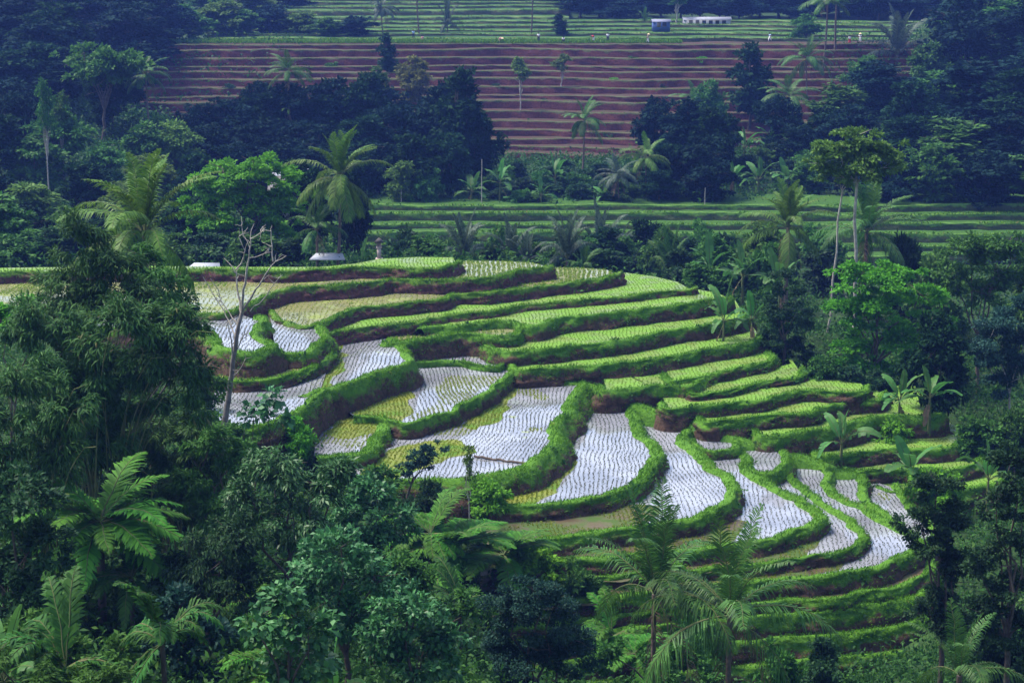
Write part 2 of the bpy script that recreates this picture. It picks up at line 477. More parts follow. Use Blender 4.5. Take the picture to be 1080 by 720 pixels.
def blades(mb, P, D, length, width, tint):
    """grass blades: one bent strip of a quad and a triangle each"""
    n = len(P)
    if n == 0:
        return
    side = np.cross(D, RNG.normal(size=(n, 3)))
    side /= np.linalg.norm(side, axis=1)[:, None] + 1e-9
    L_ = length[:, None]; W_ = width[:, None] / 2
    mid = P + D * L_ * 0.55
    tip = P + D * L_ * 0.9
    tip[:, 2] -= length * 0.28
    V = np.stack([P - side * W_, P + side * W_, mid + side * W_ * 0.8, mid - side * W_ * 0.8, tip], 1).reshape(-1, 3)
    i = np.arange(n)[:, None] * 5
    mb.add(V, i + np.array([[0, 1, 2, 3]]), np.repeat(tint, 5))
    mb.Q3.append(i + np.array([[3, 2, 4]]) + mb.n - len(V)); mb.M3.append(np.zeros(n, int))


def inpoly(x, y, poly):
    c = np.zeros(len(x), bool)
    px, py = poly[:, 0], poly[:, 1]
    j = len(poly) - 1
    for i in range(len(poly)):
        t = ((py[i] > y) != (py[j] > y))
        with np.errstate(divide='ignore', invalid='ignore'):
            xx = (px[j] - px[i]) * (y - py[i]) / (py[j] - py[i] + 1e-12) + px[i]
        c ^= t & (x < xx)
        j = i
    return c


def tufts(mb, x, y, z, nb, h, w, spread):
    n = len(x)
    P = np.repeat(np.stack([x, y, np.full(n, z)], 1), nb, 0)
    P[:, :2] += RNG.normal(size=(n * nb, 2)) * 0.025
    D = RNG.normal(size=(n * nb, 3)) * spread; D[:, 2] = 1
    D /= np.linalg.norm(D, axis=1)[:, None]
    blades(mb, P, D, h * RNG.uniform(0.7, 1.25, n * nb), np.full(n * nb, w), RNG.random(n * nb) ** 1.3)


POLYS = []
WEEDS = []
ZONES = {  # weedy or muddy shallows inside a field: (field, material, outline)
    'Q4': [('weed', [(366, 437), (400, 442), (431, 446), (434, 425), (437, 410), (420, 412), (390, 425)])],
    'Q3': [('weed', [(322, 414), (345, 409), (357, 398), (366, 385), (364, 374), (360, 360), (350, 358), (340, 380)])],
    'Q5': [('weed', [(340, 456), (362, 463), (390, 458), (404, 448), (420, 440), (370, 434)])],
    'Q6': [('weed', [(541, 405), (539, 424), (529, 440), (513, 449), (496, 455), (488, 446), (515, 422)]), ('weed', [(375, 512), (420, 506), (462, 488), (500, 478), (497, 470), (470, 462), (420, 470), (380, 490)])],
    'Q7': [('weed', [(510, 540), (560, 531), (585, 520), (603, 503), (610, 494), (598, 480), (560, 500), (510, 515)])],
    'Q8': [('wetmud', [(510, 580), (575, 570), (640, 560), (690, 551), (700, 540), (680, 530), (510, 545)])],
    'Q9': [('wetmud', [(510, 606), (600, 594), (700, 584), (768, 574), (785, 560), (788, 545), (740, 550), (510, 580)])],
    'Q10': [('wetmud', [(510, 625), (740, 604), (830, 592), (862, 583), (868, 572), (872, 560), (820, 575), (510, 600)])],
    'Q11': [('wetmud', [(510, 650), (740, 622), (830, 611), (880, 602), (895, 590), (880, 580), (820, 590), (510, 620)])],
}
SHEETS = []
for nm in ORDER:
    f = FIELDS[nm]; z = ZL[nm]; w = f['w']; bt = f['batter']
    h = HR.get(nm, 1.2)
    C = np.array([onz(x, y, z if f['edge'] == 'crest' else z - 0.2) for x, y in f['crest']])
    C[:, 2] = z
    C = resample(chaikin(C, 2), 0.35)
    nrm = normals2(C)
    if f['edge'] == 'water':
        C[:, :2] += nrm * w
        C = resample(C, 0.35); nrm = normals2(C)
    s_ = np.arange(len(C)) * 0.35
    wob = (fbm(s_ * 0.45, s_ * 0 + 3.3, seed=hash(nm) % 97 if False else ORDER.index(nm) * 7, oct=3) - 0.5)
    wob2 = fbm(s_ * 1.5, s_ * 0 + 8.1, seed=ORDER.index(nm) * 5 + 2, oct=2) - 0.5
    C[:, :2] += nrm * (wob * 0.8 + wob2 * 0.35)[:, None]
    C[:, 2] += 0.16 * (fbm(s_ * 0.6, s_ * 0 + 5.5, seed=ORDER.index(nm) * 3 + 1, oct=2) - 0.5)
    nrm = normals2(C)
    GROUND_PTS += [(p[0], p[1], z - h - 0.9) for p in C[::12]]
    rows = [(-w - 0.4, -0.6, -1), (-w, -0.22, -0.6), (-w * 0.8, -0.05, -0.4), (-w * 0.35, 0.02, -0.2), (0.0, 0.0, 0.0)]
    for s in (0.1, 0.22, 0.36, 0.5, 0.64, 0.78, 0.9, 1.0):
        rows.append((bt * h * s ** 0.85, -h * s, s))
    rows.append((bt * h + 0.2, -h - 1.0, 1.1))
    V = []; T = []
    for k, (off, dz, v) in enumerate(rows):
        n_ = (fbm(C[:, 0] * 1.3 + k * 0.4, C[:, 1] * 1.3 + k * 0.7, seed=31, oct=3) - 0.5)
        amp = 0.62 if v > 0.05 else 0.22
        P = C.copy()
        P[:, :2] += nrm * (off + n_ * amp)[:, None]
        P[:, 2] += dz + (n_ * 0.16 if v < 0.6 else 0)
        V.append(P); T.append(np.full(len(P), v if v > 0 else -0.4))
    K = len(rows); n = len(C)
    Vg = np.stack(V, 1)
    mb = MB()
    i, j = np.meshgrid(np.arange(n - 1), np.arange(K - 1), indexing='ij')
    a = (i * K + j).ravel()
    mb.add(Vg.reshape(-1, 3), np.stack([a, a + 1, a + K + 1, a + K], 1), np.stack(T, 1).ravel())
    qn = RNG.random((n, K)) < 0.035
    qn[:, :4] = False; qn[:, -2:] = False
    WEEDS.append(Vg[qn])
    o = link('terrace_bank', mb.mesh('terrace_bank', M['bank_dry'] if f['soil'] else M['bank'], True))
    o['kind'] = 'structure'
    # paddy surface
    inner = C[:, :2] - nrm * w * 0.95
    inner = inner[::2]
    if isinstance(f['back'], (int, float)):
        a0, a1 = inner[0], inner[-1]
        bk = np.array([[a1[0], a1[1] + f['back']], [a0[0], a0[1] + f['back']]])
        cx = inner[len(inner) // 2]
        # follow the lip at the given distance so the field stays a strip
        sub = inner[::-max(1, len(inner) // 24)]
        bk = sub + np.array([0, f['back']])
    else:
        bk = np.array([onz(x, y, z - 0.2)[:2] for x, y in f['back']])
    poly = np.vstack([inner, bk])
    POLYS.append(np.vstack([C[:, :2] + nrm * 1.0, bk]))
    me = bpy.data.meshes.new('paddy_water')
    me.from_pydata([(float(x), float(y), z - 0.2) for x, y in poly], [], [list(range(len(poly)))])
    me.materials.append(M[{'water': 'water', 'green': 'water_green', 'yellow': 'water_yellow', 'mixed': 'water_mixed', 'mud': 'mud'}[f['kind']]])
    me.update()
    if me.polygons[0].normal.z < 0:
        me.flip_normals()
    o = link('paddy_water', me); o['kind'] = 'structure'
    zpol = []
    for k_, (mt, zp) in enumerate(ZONES.get(nm, [])):
        zq = resample(chaikin(np.array([onz(x, y, z - 0.2)[:2] for x, y in zp + zp[:1]]), 2), 0.5)[:-1]
        zq = zq + (np.stack([vnoise(zq[:, 0] * 0.8, zq[:, 1] * 0.8, 7), vnoise(zq[:, 0] * 0.8, zq[:, 1] * 0.8, 8)], 1) - 0.5) * 0.8
        zpol.append((mt, zq))
        me = bpy.data.meshes.new('pond_weed'); me.from_pydata([(float(x), float(y), z - 0.194 + 0.003 * k_) for x, y in zq], [], [list(range(len(zq)))])
        me.materials.append(M[mt]); me.update()
        if me.polygons[0].normal.z < 0:
            me.flip_normals()
        o = link({'weed': 'pond_weed', 'wetmud': 'mud_bed'}[mt], me); o['kind'] = 'structure'
    # rice in rows
    kind = f['kind']
    mn, mx = poly.min(0), poly.max(0)
    if kind == 'mud':
        pass
    else:
        sx, sy = {'water': (0.25, 0.14), 'mixed': (0.25, 0.14), 'green': (0.26, 0.30), 'yellow': (0.36, 0.34)}[kind]
        gx, gy = np.meshgrid(np.arange(mn[0], mx[0], sx), np.arange(mn[1], mx[1], sy))
        gx = gx.ravel(); gy = gy.ravel()
        ra = (vnoise(np.array([ORDER.index(nm) * 1.7]), np.array([0.5]), 3)[0] - 0.5) * 0.5
        cx_, cy_ = gx.mean(), gy.mean()
        gx, gy = cx_ + (gx - cx_) * math.cos(ra) * 1.2 - (gy - cy_) * math.sin(ra), cy_ + (gx - cx_) * math.sin(ra) + (gy - cy_) * math.cos(ra) * 1.15
        ph = ORDER.index(nm) * 1.3
        gx = gx + 0.06 * np.sin(gy * 0.7 + ph) + 0.5 * (vnoise(gx * 0.12, gy * 0.4, 15) - 0.5) + 0.5 * (vnoise(gx * 0.3, gy * 0.22, 5) - 0.5) + RNG.normal(size=len(gx)) * 0.03
        gy = gy + RNG.normal(size=len(gx)) * 0.05
        ins = inpoly(gx, gy, poly)
        u = FPX * gx / (gy * CP + (z - CAMZ) * -SP) + 540
        ins &= (u > -25) & (u < 1105)
        gx, gy = gx[ins], gy[ins]
        keep = RNG.random(len(gx)) < np.clip(0.5 + 1.0 * fbm(gx * 0.35, gy * 0.3, 61, 3), 0.35, 0.98)
        gx, gy = gx[keep], gy[keep]
        for mt, zq in zpol:
            q_ = inpoly(gx, gy, zq)
            if mt == 'weed':
                tufts(RICE['rice_yellow'], gx[q_], gy[q_], z - 0.22, 4, 0.24, 0.04, 0.55)
            else:
                q2 = q_ & (fbm(gx * 0.4, gy * 0.4, 33, 2) > 0.36)
                tufts(RICE['rice_yellow'], gx[q2], gy[q2], z - 0.22, 4, 0.22, 0.035, 0.6)
            gx, gy = gx[~q_], gy[~q_]
        if kind == 'water':
            tufts(RICE['rice_dark'], gx, gy, z - 0.22, 3, 0.17, 0.027, 0.28)
        elif kind == 'mixed':
            y_ = fbm(gx * 0.25, gy * 0.18, 77, 2) > 0.72
            tufts(RICE['rice_dark'], gx[~y_], gy[~y_], z - 0.22, 3, 0.17, 0.027, 0.28)
            tufts(RICE['rice_yellow'], gx[y_], gy[y_], z - 0.22, 4, 0.25, 0.04, 0.5)
        elif kind == 'green':
            tufts(RICE['rice_green'], gx, gy, z - 0.22, 4, 0.20, 0.034, 0.55)
        else:
            uu = FPX * gx / (gy * CP + (z - CAMZ) * -SP) + 540
            g_ = (uu > 470 + 40 * (RNG.random(len(gx)) - 0.5)) | (fbm(gx * 0.2, gy * 0.2, 71, 2) > 0.64)
            tufts(RICE['rice_yellow'], gx[~g_], gy[~g_], z - 0.22, 4, 0.20, 0.034, 0.55)
            tufts(RICE['rice_green'], np.concatenate([gx[g_], gx[g_] + 0.15]), np.concatenate([gy[g_], gy[g_] + 0.14]), z - 0.22, 6, 0.24, 0.045, 0.6)
    # turf on bund and riser
    dens = 52.0
    P00 = Vg[:-1, :-1]; P10 = Vg[1:, :-1]; P01 = Vg[:-1, 1:]; P11 = Vg[1:, 1:]
    area = np.linalg.norm(np.cross(P10 - P00, P01 - P00), axis=2)
    vv = np.array([0.5 * (rows[k][2] + rows[k + 1][2]) for k in range(K - 1)])
    pr = np.where(vv < -0.65, 0.0, np.where(vv < 0.12, 1.5, np.clip(1.15 - 0.85 * vv, 0.15, 1)))
    mid = 0.25 * (P00 + P10 + P01 + P11)
    patch = fbm(mid[..., 0] * 0.5, mid[..., 1] * 0.5 + mid[..., 2], 9, 3)
    pr = pr[None] * np.where(vv[None] > 0.1, np.clip((patch - 0.34) * 5.0, 0.05, 1.4), np.clip((patch - 0.25) * 4.0, 0.25, 1.3))
    if f['soil']:
        pr = pr * np.where(vv[None] > 0.3, 0.35, 1)
    nb = RNG.poisson(area * pr * dens)
    nb = np.minimum(nb, 60)
    ii, jj = np.nonzero(nb)
    rep = nb[ii, jj]
    ii = np.repeat(ii, rep); jj = np.repeat(jj, rep)
    u = RNG.random(len(ii))[:, None]; v = RNG.random(len(ii))[:, None]
    P = (P00[ii, jj] * (1 - u) + P10[ii, jj] * u) * (1 - v) + (P01[ii, jj] * (1 - u) + P11[ii, jj] * u) * v
    nn = nrm[ii]
    D = np.stack([nn[:, 0] * 0.5, nn[:, 1] * 0.5, np.full(len(ii), 0.75)], 1) + RNG.normal(size=(len(ii), 3)) * 0.33
    top = vv[jj] < 0.1
    D[top, :2] *= 0.6
    D /= np.linalg.norm(D, axis=1)[:, None]
    px_ok = np.abs(P[:, 0]) < P[:, 1] * 0.30
    P, D = P[px_ok], D[px_ok]
    blades(GRASS, P, D, RNG.uniform(0.12, 0.34, len(P)) * (0.7 + 0.9 * fbm(P[:, 0] * 0.9, P[:, 1] * 0.9, 91, 2)), RNG.uniform(0.025, 0.05, len(P)), np.clip(RNG.random(len(P)) * 0.7 + 0.6 * (fbm(P[:, 0] * 0.6, P[:, 1] * 0.6, 21, 2) - 0.35), 0, 1))

# footpath on the bund that runs down between the steps and the ponds
PATH = [(520, 373, -31.6), (534, 381, -32.0), (547, 393, -32.75), (587, 399, -33.0), (618, 403, -33.3), (634, 410, -33.55), (660, 419, -33.85), (682, 430, -34.2), (718, 440, -34.65), (745, 450, -35.0), (765, 457, -35.25), (785, 463, -35.5), (805, 468, -35.85), (840, 478, -36.45), (868, 487, -36.9), (885, 496, -37.1), (905, 498, -37.4)]
C = np.array([onz(x, y, CAMZ + z) for x, y, z in PATH])
C = resample(chaikin(C, 2), 0.35); nrm = normals2(C)
rows = [(-1.3, -1.6), (-0.8, -0.5), (-0.5, -0.08), (-0.2, 0.0), (0.2, 0.0), (0.5, -0.08), (0.8, -0.5), (1.2, -1.4)]
Vg = []
for k, (off, dz) in enumerate(rows):
    n_ = fbm(C[:, 0] * 0.9 + k, C[:, 1] * 0.9, seed=5, oct=3) - 0.5
    P = C.copy(); P[:, :2] += nrm * (off + 0.25 * n_)[:, None]; P[:, 2] += dz + 0.12 * n_
    Vg.append(P)
Vg = np.stack(Vg, 1); n, K = Vg.shape[:2]
mb = MB(); i, j = np.meshgrid(np.arange(n - 1), np.arange(K - 1), indexing='ij'); a = (i * K + j).ravel()
mb.add(Vg.reshape(-1, 3), np.stack([a, a + 1, a + K + 1, a + K], 1), -0.4)
o = link('footpath', mb.mesh('footpath', M['bank'], True)); o['kind'] = 'structure'
for k in range(n):
    m_ = 60
    off = RNG.uniform(-0.9, 0.9, m_)
    P = np.stack([C[k, 0] + nrm[k, 0] * off, C[k, 1] + nrm[k, 1] * off, C[k, 2] - np.maximum(0, np.abs(off) - 0.5) * 1.2 - 0.03], 1) + RNG.normal(size=(m_, 3)) * [0.1, 0.1, 0.01]
    D = RNG.normal(size=(m_, 3)) * 0.4; D[:, 2] = 0.8; D /= np.linalg.norm(D, axis=1)[:, None]
    blades(GRASS, P, D, RNG.uniform(0.10, 0.34, m_), RNG.uniform(0.025, 0.045, m_), RNG.random(m_) * 0.8)

# coarse weeds growing here and there on the banks
for nm in ():
    pass
o = link('grass', GRASS.mesh('grass', M['grass'])); o['kind'] = 'stuff'
for k, mb in RICE.items():
    o = link({'rice_dark': 'rice_seedlings', 'rice_green': 'young_rice', 'rice_yellow': 'yellow_rice'}[k], mb.mesh(k, M[k])); o['kind'] = 'stuff'
print('grass verts', GRASS.n, {k: m.n for k, m in RICE.items()})
# ---------------------------------------------------------------- terraces across the valley
M['tread'] = bank_mat('valley_tread', (0.018, 0.058, 0.008), (0.05, 0.125, 0.014), (0.03, 0.035, 0.014), (0.06, 0.08, 0.03), 0.5)
M['tread_brown'] = bank_mat('brown_tread', (0.030, 0.036, 0.012), (0.055, 0.055, 0.02), (0.040, 0.017, 0.014), (0.075, 0.034, 0.026), 0.1)
M['hill_brown'] = bank_mat('hill_brown', (0.045, 0.075, 0.022), (0.115, 0.105, 0.055), (0.050, 0.017, 0.016), (0.120, 0.043, 0.038), -0.05)
M['hill_green'] = bank_mat('hill_green', (0.05, 0.13, 0.02), (0.12, 0.23, 0.04), (0.03, 0.055, 0.018), (0.07, 0.08, 0.03), 0.25)
M['hill_tan'] = bank_mat('hill_tan', (0.06, 0.15, 0.03), (0.20, 0.25, 0.09), (0.03, 0.06, 0.025), (0.12, 0.09, 0.05), 0.22)
FARGRASS = MB()


def strip(lips, x0, x1, mat, wob, seed, tuft=0.5, tscale=1.0, tread='tread'):
    n = len(lips)
    rs = np.random.default_rng(seed)
    lips = [(y + rs.uniform(-1.6, 1.6), Y) for y, Y in lips]
    zs = [at(540, y, Y)[2] for y, Y in lips]
    for k in range(n):
        y, Y = lips[k]; z = zs[k]
        h = (z - zs[k + 1] if k + 1 < n else z - zs[k - 1] if False else (zs[k - 1] - z if k else 1.0))
        h = max(h, 0.35) + 0.1
        back = (lips[k - 1][1] - Y if k else 9.0) + 2.0
        X = np.arange((x0 - 540) * Y / FPX / 0.98, (x1 - 540) * Y / FPX / 0.98, 0.7)
        yy = Y + wob * 2 * (fbm(X * 0.022, X * 0 + 1.7, seed, 2) - 0.5) + wob * 0.7 * (fbm(X * 0.09, X * 0 + k * 2.3, seed + k, 3) - 0.5) + 0.5 * (vnoise(X * 0.5, X * 0 + k, seed) - 0.5)
        dz_ = 0.6 * (fbm(X * 0.04, X * 0 + k * 3.1, seed + 50, 3) - 0.5)
        rows = [(-0.3 * h, -h - 0.6, 1.1), (-0.28 * h, -h * 0.95, 1), (-0.2 * h, -h * 0.7, 0.75), (-0.12 * h, -h * 0.42, 0.5), (-0.06, -h * 0.16, 0.15), (0.0, 0, -0.6), (0.16, 0.04, -0.6), (0.3, -0.06, 0.3)]
        Vg = []
        for q, (o_, d_, v) in enumerate(rows):
            nn = fbm(X * 0.7 + q, X * 0 + k, seed + 9, 2) - 0.5
            Vg.append(np.stack([X, yy + o_ + nn * 0.3, z + d_ + dz_ + nn * 0.12], 1))
        Vg = np.stack(Vg, 1); nx, K = Vg.shape[:2]
        mb = MB()
        i, j = np.meshgrid(np.arange(nx - 1), np.arange(K - 1), indexing='ij'); a = (i * K + j).ravel()
        mb.add(Vg.reshape(-1, 3), np.stack([a, a + K, a + K + 1, a + 1], 1), np.tile([r[2] for r in rows], nx))
        A = Vg[:, -1].copy(); B = A.copy(); B[:, 1] += back; B[:, 2] += 0.0
        i = np.arange(nx - 1)
        mb.add(np.concatenate([A, B]), np.stack([i, i + 1, i + 1 + nx, i + nx], 1), 0.3, 1)
        o = link('hillside_terrace', mb.mesh('hillside_terrace', [M[mat], M[tread]], True)); o['kind'] = 'structure'
        GROUND_PTS.extend([(p[0], p[1] + 1.0, p[2] - h - 1.0) for p in Vg[::16, 5]])
        m_ = int(nx * 0.7 * 7 * tuft)
        if m_:
            q = RNG.integers(0, nx, m_)
            P = Vg[q, 5] + RNG.normal(size=(m_, 3)) * [0.4, 0.12, 0.02]
            keep = vnoise(P[:, 0] * 0.15, P[:, 0] * 0 + k, seed + 3) > 0.35
            P = P[keep]; m_ = len(P)
            D = RNG.normal(size=(m_, 3)) * 0.35; D[:, 2] = 0.8; D[:, 1] -= 0.3; D /= np.linalg.norm(D, axis=1)[:, None]
            blades(FARGRASS, P, D, RNG.uniform(0.25, 0.6, m_) * tscale, RNG.uniform(0.07, 0.16, m_) * tscale, RNG.random(m_))


def lin(ys, Y0, Y1):
    a = np.linspace(Y0, Y1, len(ys))
    return list(zip(ys, a))


strip(lin([-9, -3, 2, 7, 12, 17], 520, 466), 225, 600, 'hill_tan', 8, 101, 0.9, 1.1)
strip(lin([22, 27, 32, 37, 42], 458, 418), 225, 1080, 'hill_tan', 8, 131, 0.9, 1.1)
strip(lin([47, 53, 61, 70, 77, 84, 93, 101, 109, 118, 130, 139, 148, 157, 165], 402, 330), 120, 1060, 'hill_brown', 6.0, 202, 0.7, 0.7, 'tread_brown')
strip(lin([217, 226, 236, 247, 259, 270], 260, 243), 330, 1180, 'hill_green', 3.5, 303, 1.6, 1.0)
# rough grass along the top of the brown slope
P = np.stack([RNG.uniform(-78, 36, 26000), 408 + RNG.uniform(-1, 7, 26000), np.zeros(26000)], 1)
P[:, 2] = at(540, 46, 406)[2] + 0.0 + RNG.uniform(-0.1, 0.3, len(P))
D = RNG.normal(size=P.shape) * 0.4; D[:, 2] = 0.8; D /= np.linalg.norm(D, axis=1)[:, None]
blades(FARGRASS, P, D, RNG.uniform(0.3, 1.0, len(P)), RNG.uniform(0.08, 0.18, len(P)), RNG.random(len(P)) * 0.8)
o = link('grass', FARGRASS.mesh('valley_grass', M['grass'])); o['kind'] = 'stuff'

# control points of the land between: (pixel x, pixel y, distance)
HILLC = [(x, y, Y) for x in (-130, -95, -60, -25, 10, 45, 80, 112) for y, Y in ((160, 288), (140, 300), (120, 314), (100, 328), (80, 344), (60, 360), (40, 378), (20, 400), (0, 428), (-20, 470))]
HILLC += [(x, y, Y) for x in (1005, 1040, 1075, 1110, 1150, 1190, 1230) for y, Y in ((150, 300), (125, 316), (100, 334), (80, 348), (60, 364), (40, 384), (20, 412), (0, 440), (-20, 480))]
HILLC += [(x, y, Y) for x in (950, 980) for y, Y in ((180, 290), (155, 302), (130, 318))]
for x, y, Y in HILLC + [(-60, 286, 176), (60, 285, 174), (200, 283, 172), (330, 281, 172), (420, 275, 172), (500, 280, 171), (580, 286, 174), (660, 300, 176), (730, 312, 172), (790, 345, 166),
                (850, 405, 155), (900, 432, 148), (960, 452, 140), (1060, 470, 140), (1150, 470, 140), (1060, 420, 160), (1000, 380, 172), (880, 350, 175), (800, 330, 180),
                (-60, 275, 192), (60, 272, 192), (200, 268, 195), (330, 276, 186), (-60, 225, 240), (60, 222, 240), (180, 215, 250), (280, 215, 255), (60, 160, 290), (-60, 160, 290), (60, 100, 330), (-60, 100, 330), (150, 130, 300), (240, 168, 300),
                (60, 40, 380), (-60, 40, 380), (60, 0, 430), (-60, 0, 430), (-200, 0, 420), (-200, 200, 250),
                (340, 214, 268), (340, 190, 292), (450, 212, 268), (560, 211, 268), (680, 211, 268), (800, 213, 268), (900, 222, 268), (1000, 222, 268), (1100, 222, 268), (1250, 222, 268),
                (450, 188, 292), (560, 186, 292), (680, 186, 292), (800, 180, 292), (900, 180, 292), (1000, 185, 290), (1100, 185, 290), (1250, 160, 300),
                (880, 130, 322), (980, 120, 326), (1080, 110, 330), (1200, 100, 330), (1000, 60, 380), (1080, 40, 400), (1200, 30, 400), (1050, 0, 450), (1200, 0, 450),
                (-60, -30, 560), (200, -25, 560), (400, -25, 560), (640, 22, 470), (800, 22, 470), (1000, 22, 470), (640, 14, 500), (800, 14, 500), (1000, 14, 500), (600, -6, 560), (800, -4, 560), (1000, -6, 560), (1200, -20, 560),
                (200, -90, 700), (500, -90, 700), (800, -90, 700), (1100, -90, 700), (-200, -90, 700), (1400, -90, 700), (500, -150, 950), (0, -150, 950), (1000, -150, 950),
                # valley behind the main hill
                (450, 300, 195), (560, 305, 196), (660, 312, 196), (760, 325, 196), (860, 320, 200), (960, 320, 200), (1060, 320, 200),
                (450, 290, 222), (560, 288, 224), (700, 288, 224), (850, 290, 224), (1000, 290, 224), (1150, 290, 224),
                # the near slope
                (540, 765, 84), (700, 735, 90), (850, 728, 92), (960, 720, 93), (1060, 720, 90), (1160, 740, 85), (1160, 600, 110), (1090, 560, 118),
                (300, 770, 68), (100, 770, 60), (-60, 760, 58), (450, 720, 84), (420, 650, 93), (330, 590, 101), (230, 510, 112), (120, 440, 122), (20, 385, 130), (-80, 370, 134),
                (200, 640, 82), (80, 600, 80), (-60, 560, 84), (500, 620, 98), (460, 560, 107), (420, 530, 111), (1000, 620, 104), (1000, 690, 98)]:
    p = at(x, y, Y)
    GROUND_PTS.append((p[0], p[1], p[2] - 0.4))
# ---------------------------------------------------------------- base ground sheet
def ground_build():
    pts = np.array(GROUND_PTS, float)
    global GP
    GP = pts


def ground_z(x, y):
    x = np.atleast_1d(np.asarray(x, float)); y = np.atleast_1d(np.asarray(y, float))
    out = np.zeros(len(x))
    for s in range(0, len(x), 4000):
        dx = x[s:s + 4000, None] - GP[None, :, 0]; dy = y[s:s + 4000, None] - GP[None, :, 1]
        sc = 1.0 / (0.5 + 0.01 * np.abs(y[s:s + 4000, None]))
        d2 = (dx * dx * 0.6 + dy * dy) * sc + 1.0
        w = d2 ** -2.0
        out[s:s + 4000] = (w * GP[None, :, 2]).sum(1) / w.sum(1)
    return out


for Y, z in ((-25, -7), (0, -10), (15, -13), (30, -18), (45, -26)):
    for x in (-60, -25, 0, 25, 60):
        GROUND_PTS.append((x, Y, CAMZ + z))
ground_build()
# ---------------------------------------------------------------- plant builders
LM = {
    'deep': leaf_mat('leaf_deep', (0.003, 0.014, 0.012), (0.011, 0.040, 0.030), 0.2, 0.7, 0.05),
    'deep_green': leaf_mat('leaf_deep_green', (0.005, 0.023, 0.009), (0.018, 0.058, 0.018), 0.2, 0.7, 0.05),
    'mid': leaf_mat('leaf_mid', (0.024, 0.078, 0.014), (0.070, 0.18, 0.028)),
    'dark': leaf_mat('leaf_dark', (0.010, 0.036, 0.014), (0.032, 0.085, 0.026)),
    'blue': leaf_mat('leaf_blue', (0.008, 0.034, 0.026), (0.026, 0.078, 0.052)),
    'bright': leaf_mat('leaf_bright', (0.050, 0.17, 0.012), (0.135, 0.36, 0.022), 0.35, rnd=0.0),
    'bright_far': leaf_mat('leaf_bright_far', (0.022, 0.085, 0.012), (0.065, 0.20, 0.025), 0.3, rnd=0.3),
    'olive': leaf_mat('leaf_olive', (0.045, 0.105, 0.016), (0.13, 0.22, 0.035)),
    'gold': leaf_mat('leaf_gold', (0.05, 0.07, 0.014), (0.15, 0.15, 0.03)),
    'gloss': leaf_mat('leaf_gloss', (0.022, 0.090, 0.028), (0.065, 0.20, 0.055), 0.2, 0.45, 0.25),
    'bamboo': leaf_mat('leaf_bamboo', (0.014, 0.060, 0.014), (0.060, 0.155, 0.030), 0.25, third=(0.12, 0.13, 0.05)),
    'palm': leaf_mat('leaf_palm', (0.026, 0.085, 0.018), (0.075, 0.18, 0.030), 0.25, 0.5, 0.2),
    'palm_lit': leaf_mat('leaf_palm_light', (0.045, 0.11, 0.015), (0.12, 0.22, 0.03), 0.3, 0.5, 0.2),  # paler, yellower frond green of some palms
    'palm_grey': leaf_mat('leaf_palm_grey', (0.030, 0.060, 0.040), (0.085, 0.13, 0.085), 0.25, 0.5, 0.2),
    'dry': leaf_mat('leaf_dry', (0.11, 0.075, 0.04), (0.24, 0.17, 0.10), 0.25, 0.7, 0.2),
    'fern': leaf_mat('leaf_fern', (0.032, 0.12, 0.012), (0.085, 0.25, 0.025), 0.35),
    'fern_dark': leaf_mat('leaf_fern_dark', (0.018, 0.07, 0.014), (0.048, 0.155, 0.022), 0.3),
    'banana': leaf_mat('leaf_banana', (0.035, 0.115, 0.025), (0.080, 0.22, 0.045), 0.35, 0.5, 0.2),
    'floor': leaf_mat('leaf_floor', (0.012, 0.045, 0.010), (0.045, 0.125, 0.020), third=(0.06, 0.13, 0.02)),
}
BARK = solid_mat('bark', (0.045, 0.035, 0.028), (0.12, 0.10, 0.08), 4.0, bump=0.3)
BARK_PALE = solid_mat('bark_pale', (0.20, 0.18, 0.15), (0.42, 0.39, 0.34), 3.0, bump=0.2)
BARK_PALM = solid_mat('bark_palm', (0.08, 0.062, 0.05), (0.17, 0.13, 0.10), 5.0, bump=0.3)
STEM_G = solid_mat('stem_green', (0.05, 0.10, 0.03), (0.13, 0.12, 0.05), 3.0)


def unit(a):
    return a / (np.linalg.norm(a, axis=-1, keepdims=True) + 1e-9)


def leafquads(mb, C, A, Nn, Ln, Wd, tint, mat=0, fold=0.12):
    A = unit(A); S = unit(np.cross(A, Nn)); U = np.cross(S, A)
    l = Ln[:, None]; w = Wd[:, None] / 2
    V = np.stack([C, C + A * l * 0.45 + S * w + U * l * fold, C + A * l, C + A * l * 0.45 - S * w + U * l * fold], 1)
    i = np.arange(len(C))[:, None] * 4
    mb.add(V.reshape(-1, 3), i + np.array([[0, 1, 2, 3]]), np.repeat(tint, 4), mat)


STYLE = {  # sub-clump flatness, leaf width ratio, droop, sub-clump size
    'broad': (0.55, 0.50, 0.25, 0.34),
    'feather': (0.22, 0.55, 0.05, 0.38),
    'bamboo': (0.5, 0.17, 0.75, 0.30),
    'long': (0.6, 0.26, 0.8, 0.34),
    'big': (0.55, 0.7, 0.5, 0.40),
    'flat': (0.3, 0.5, 0.15, 0.34),
}


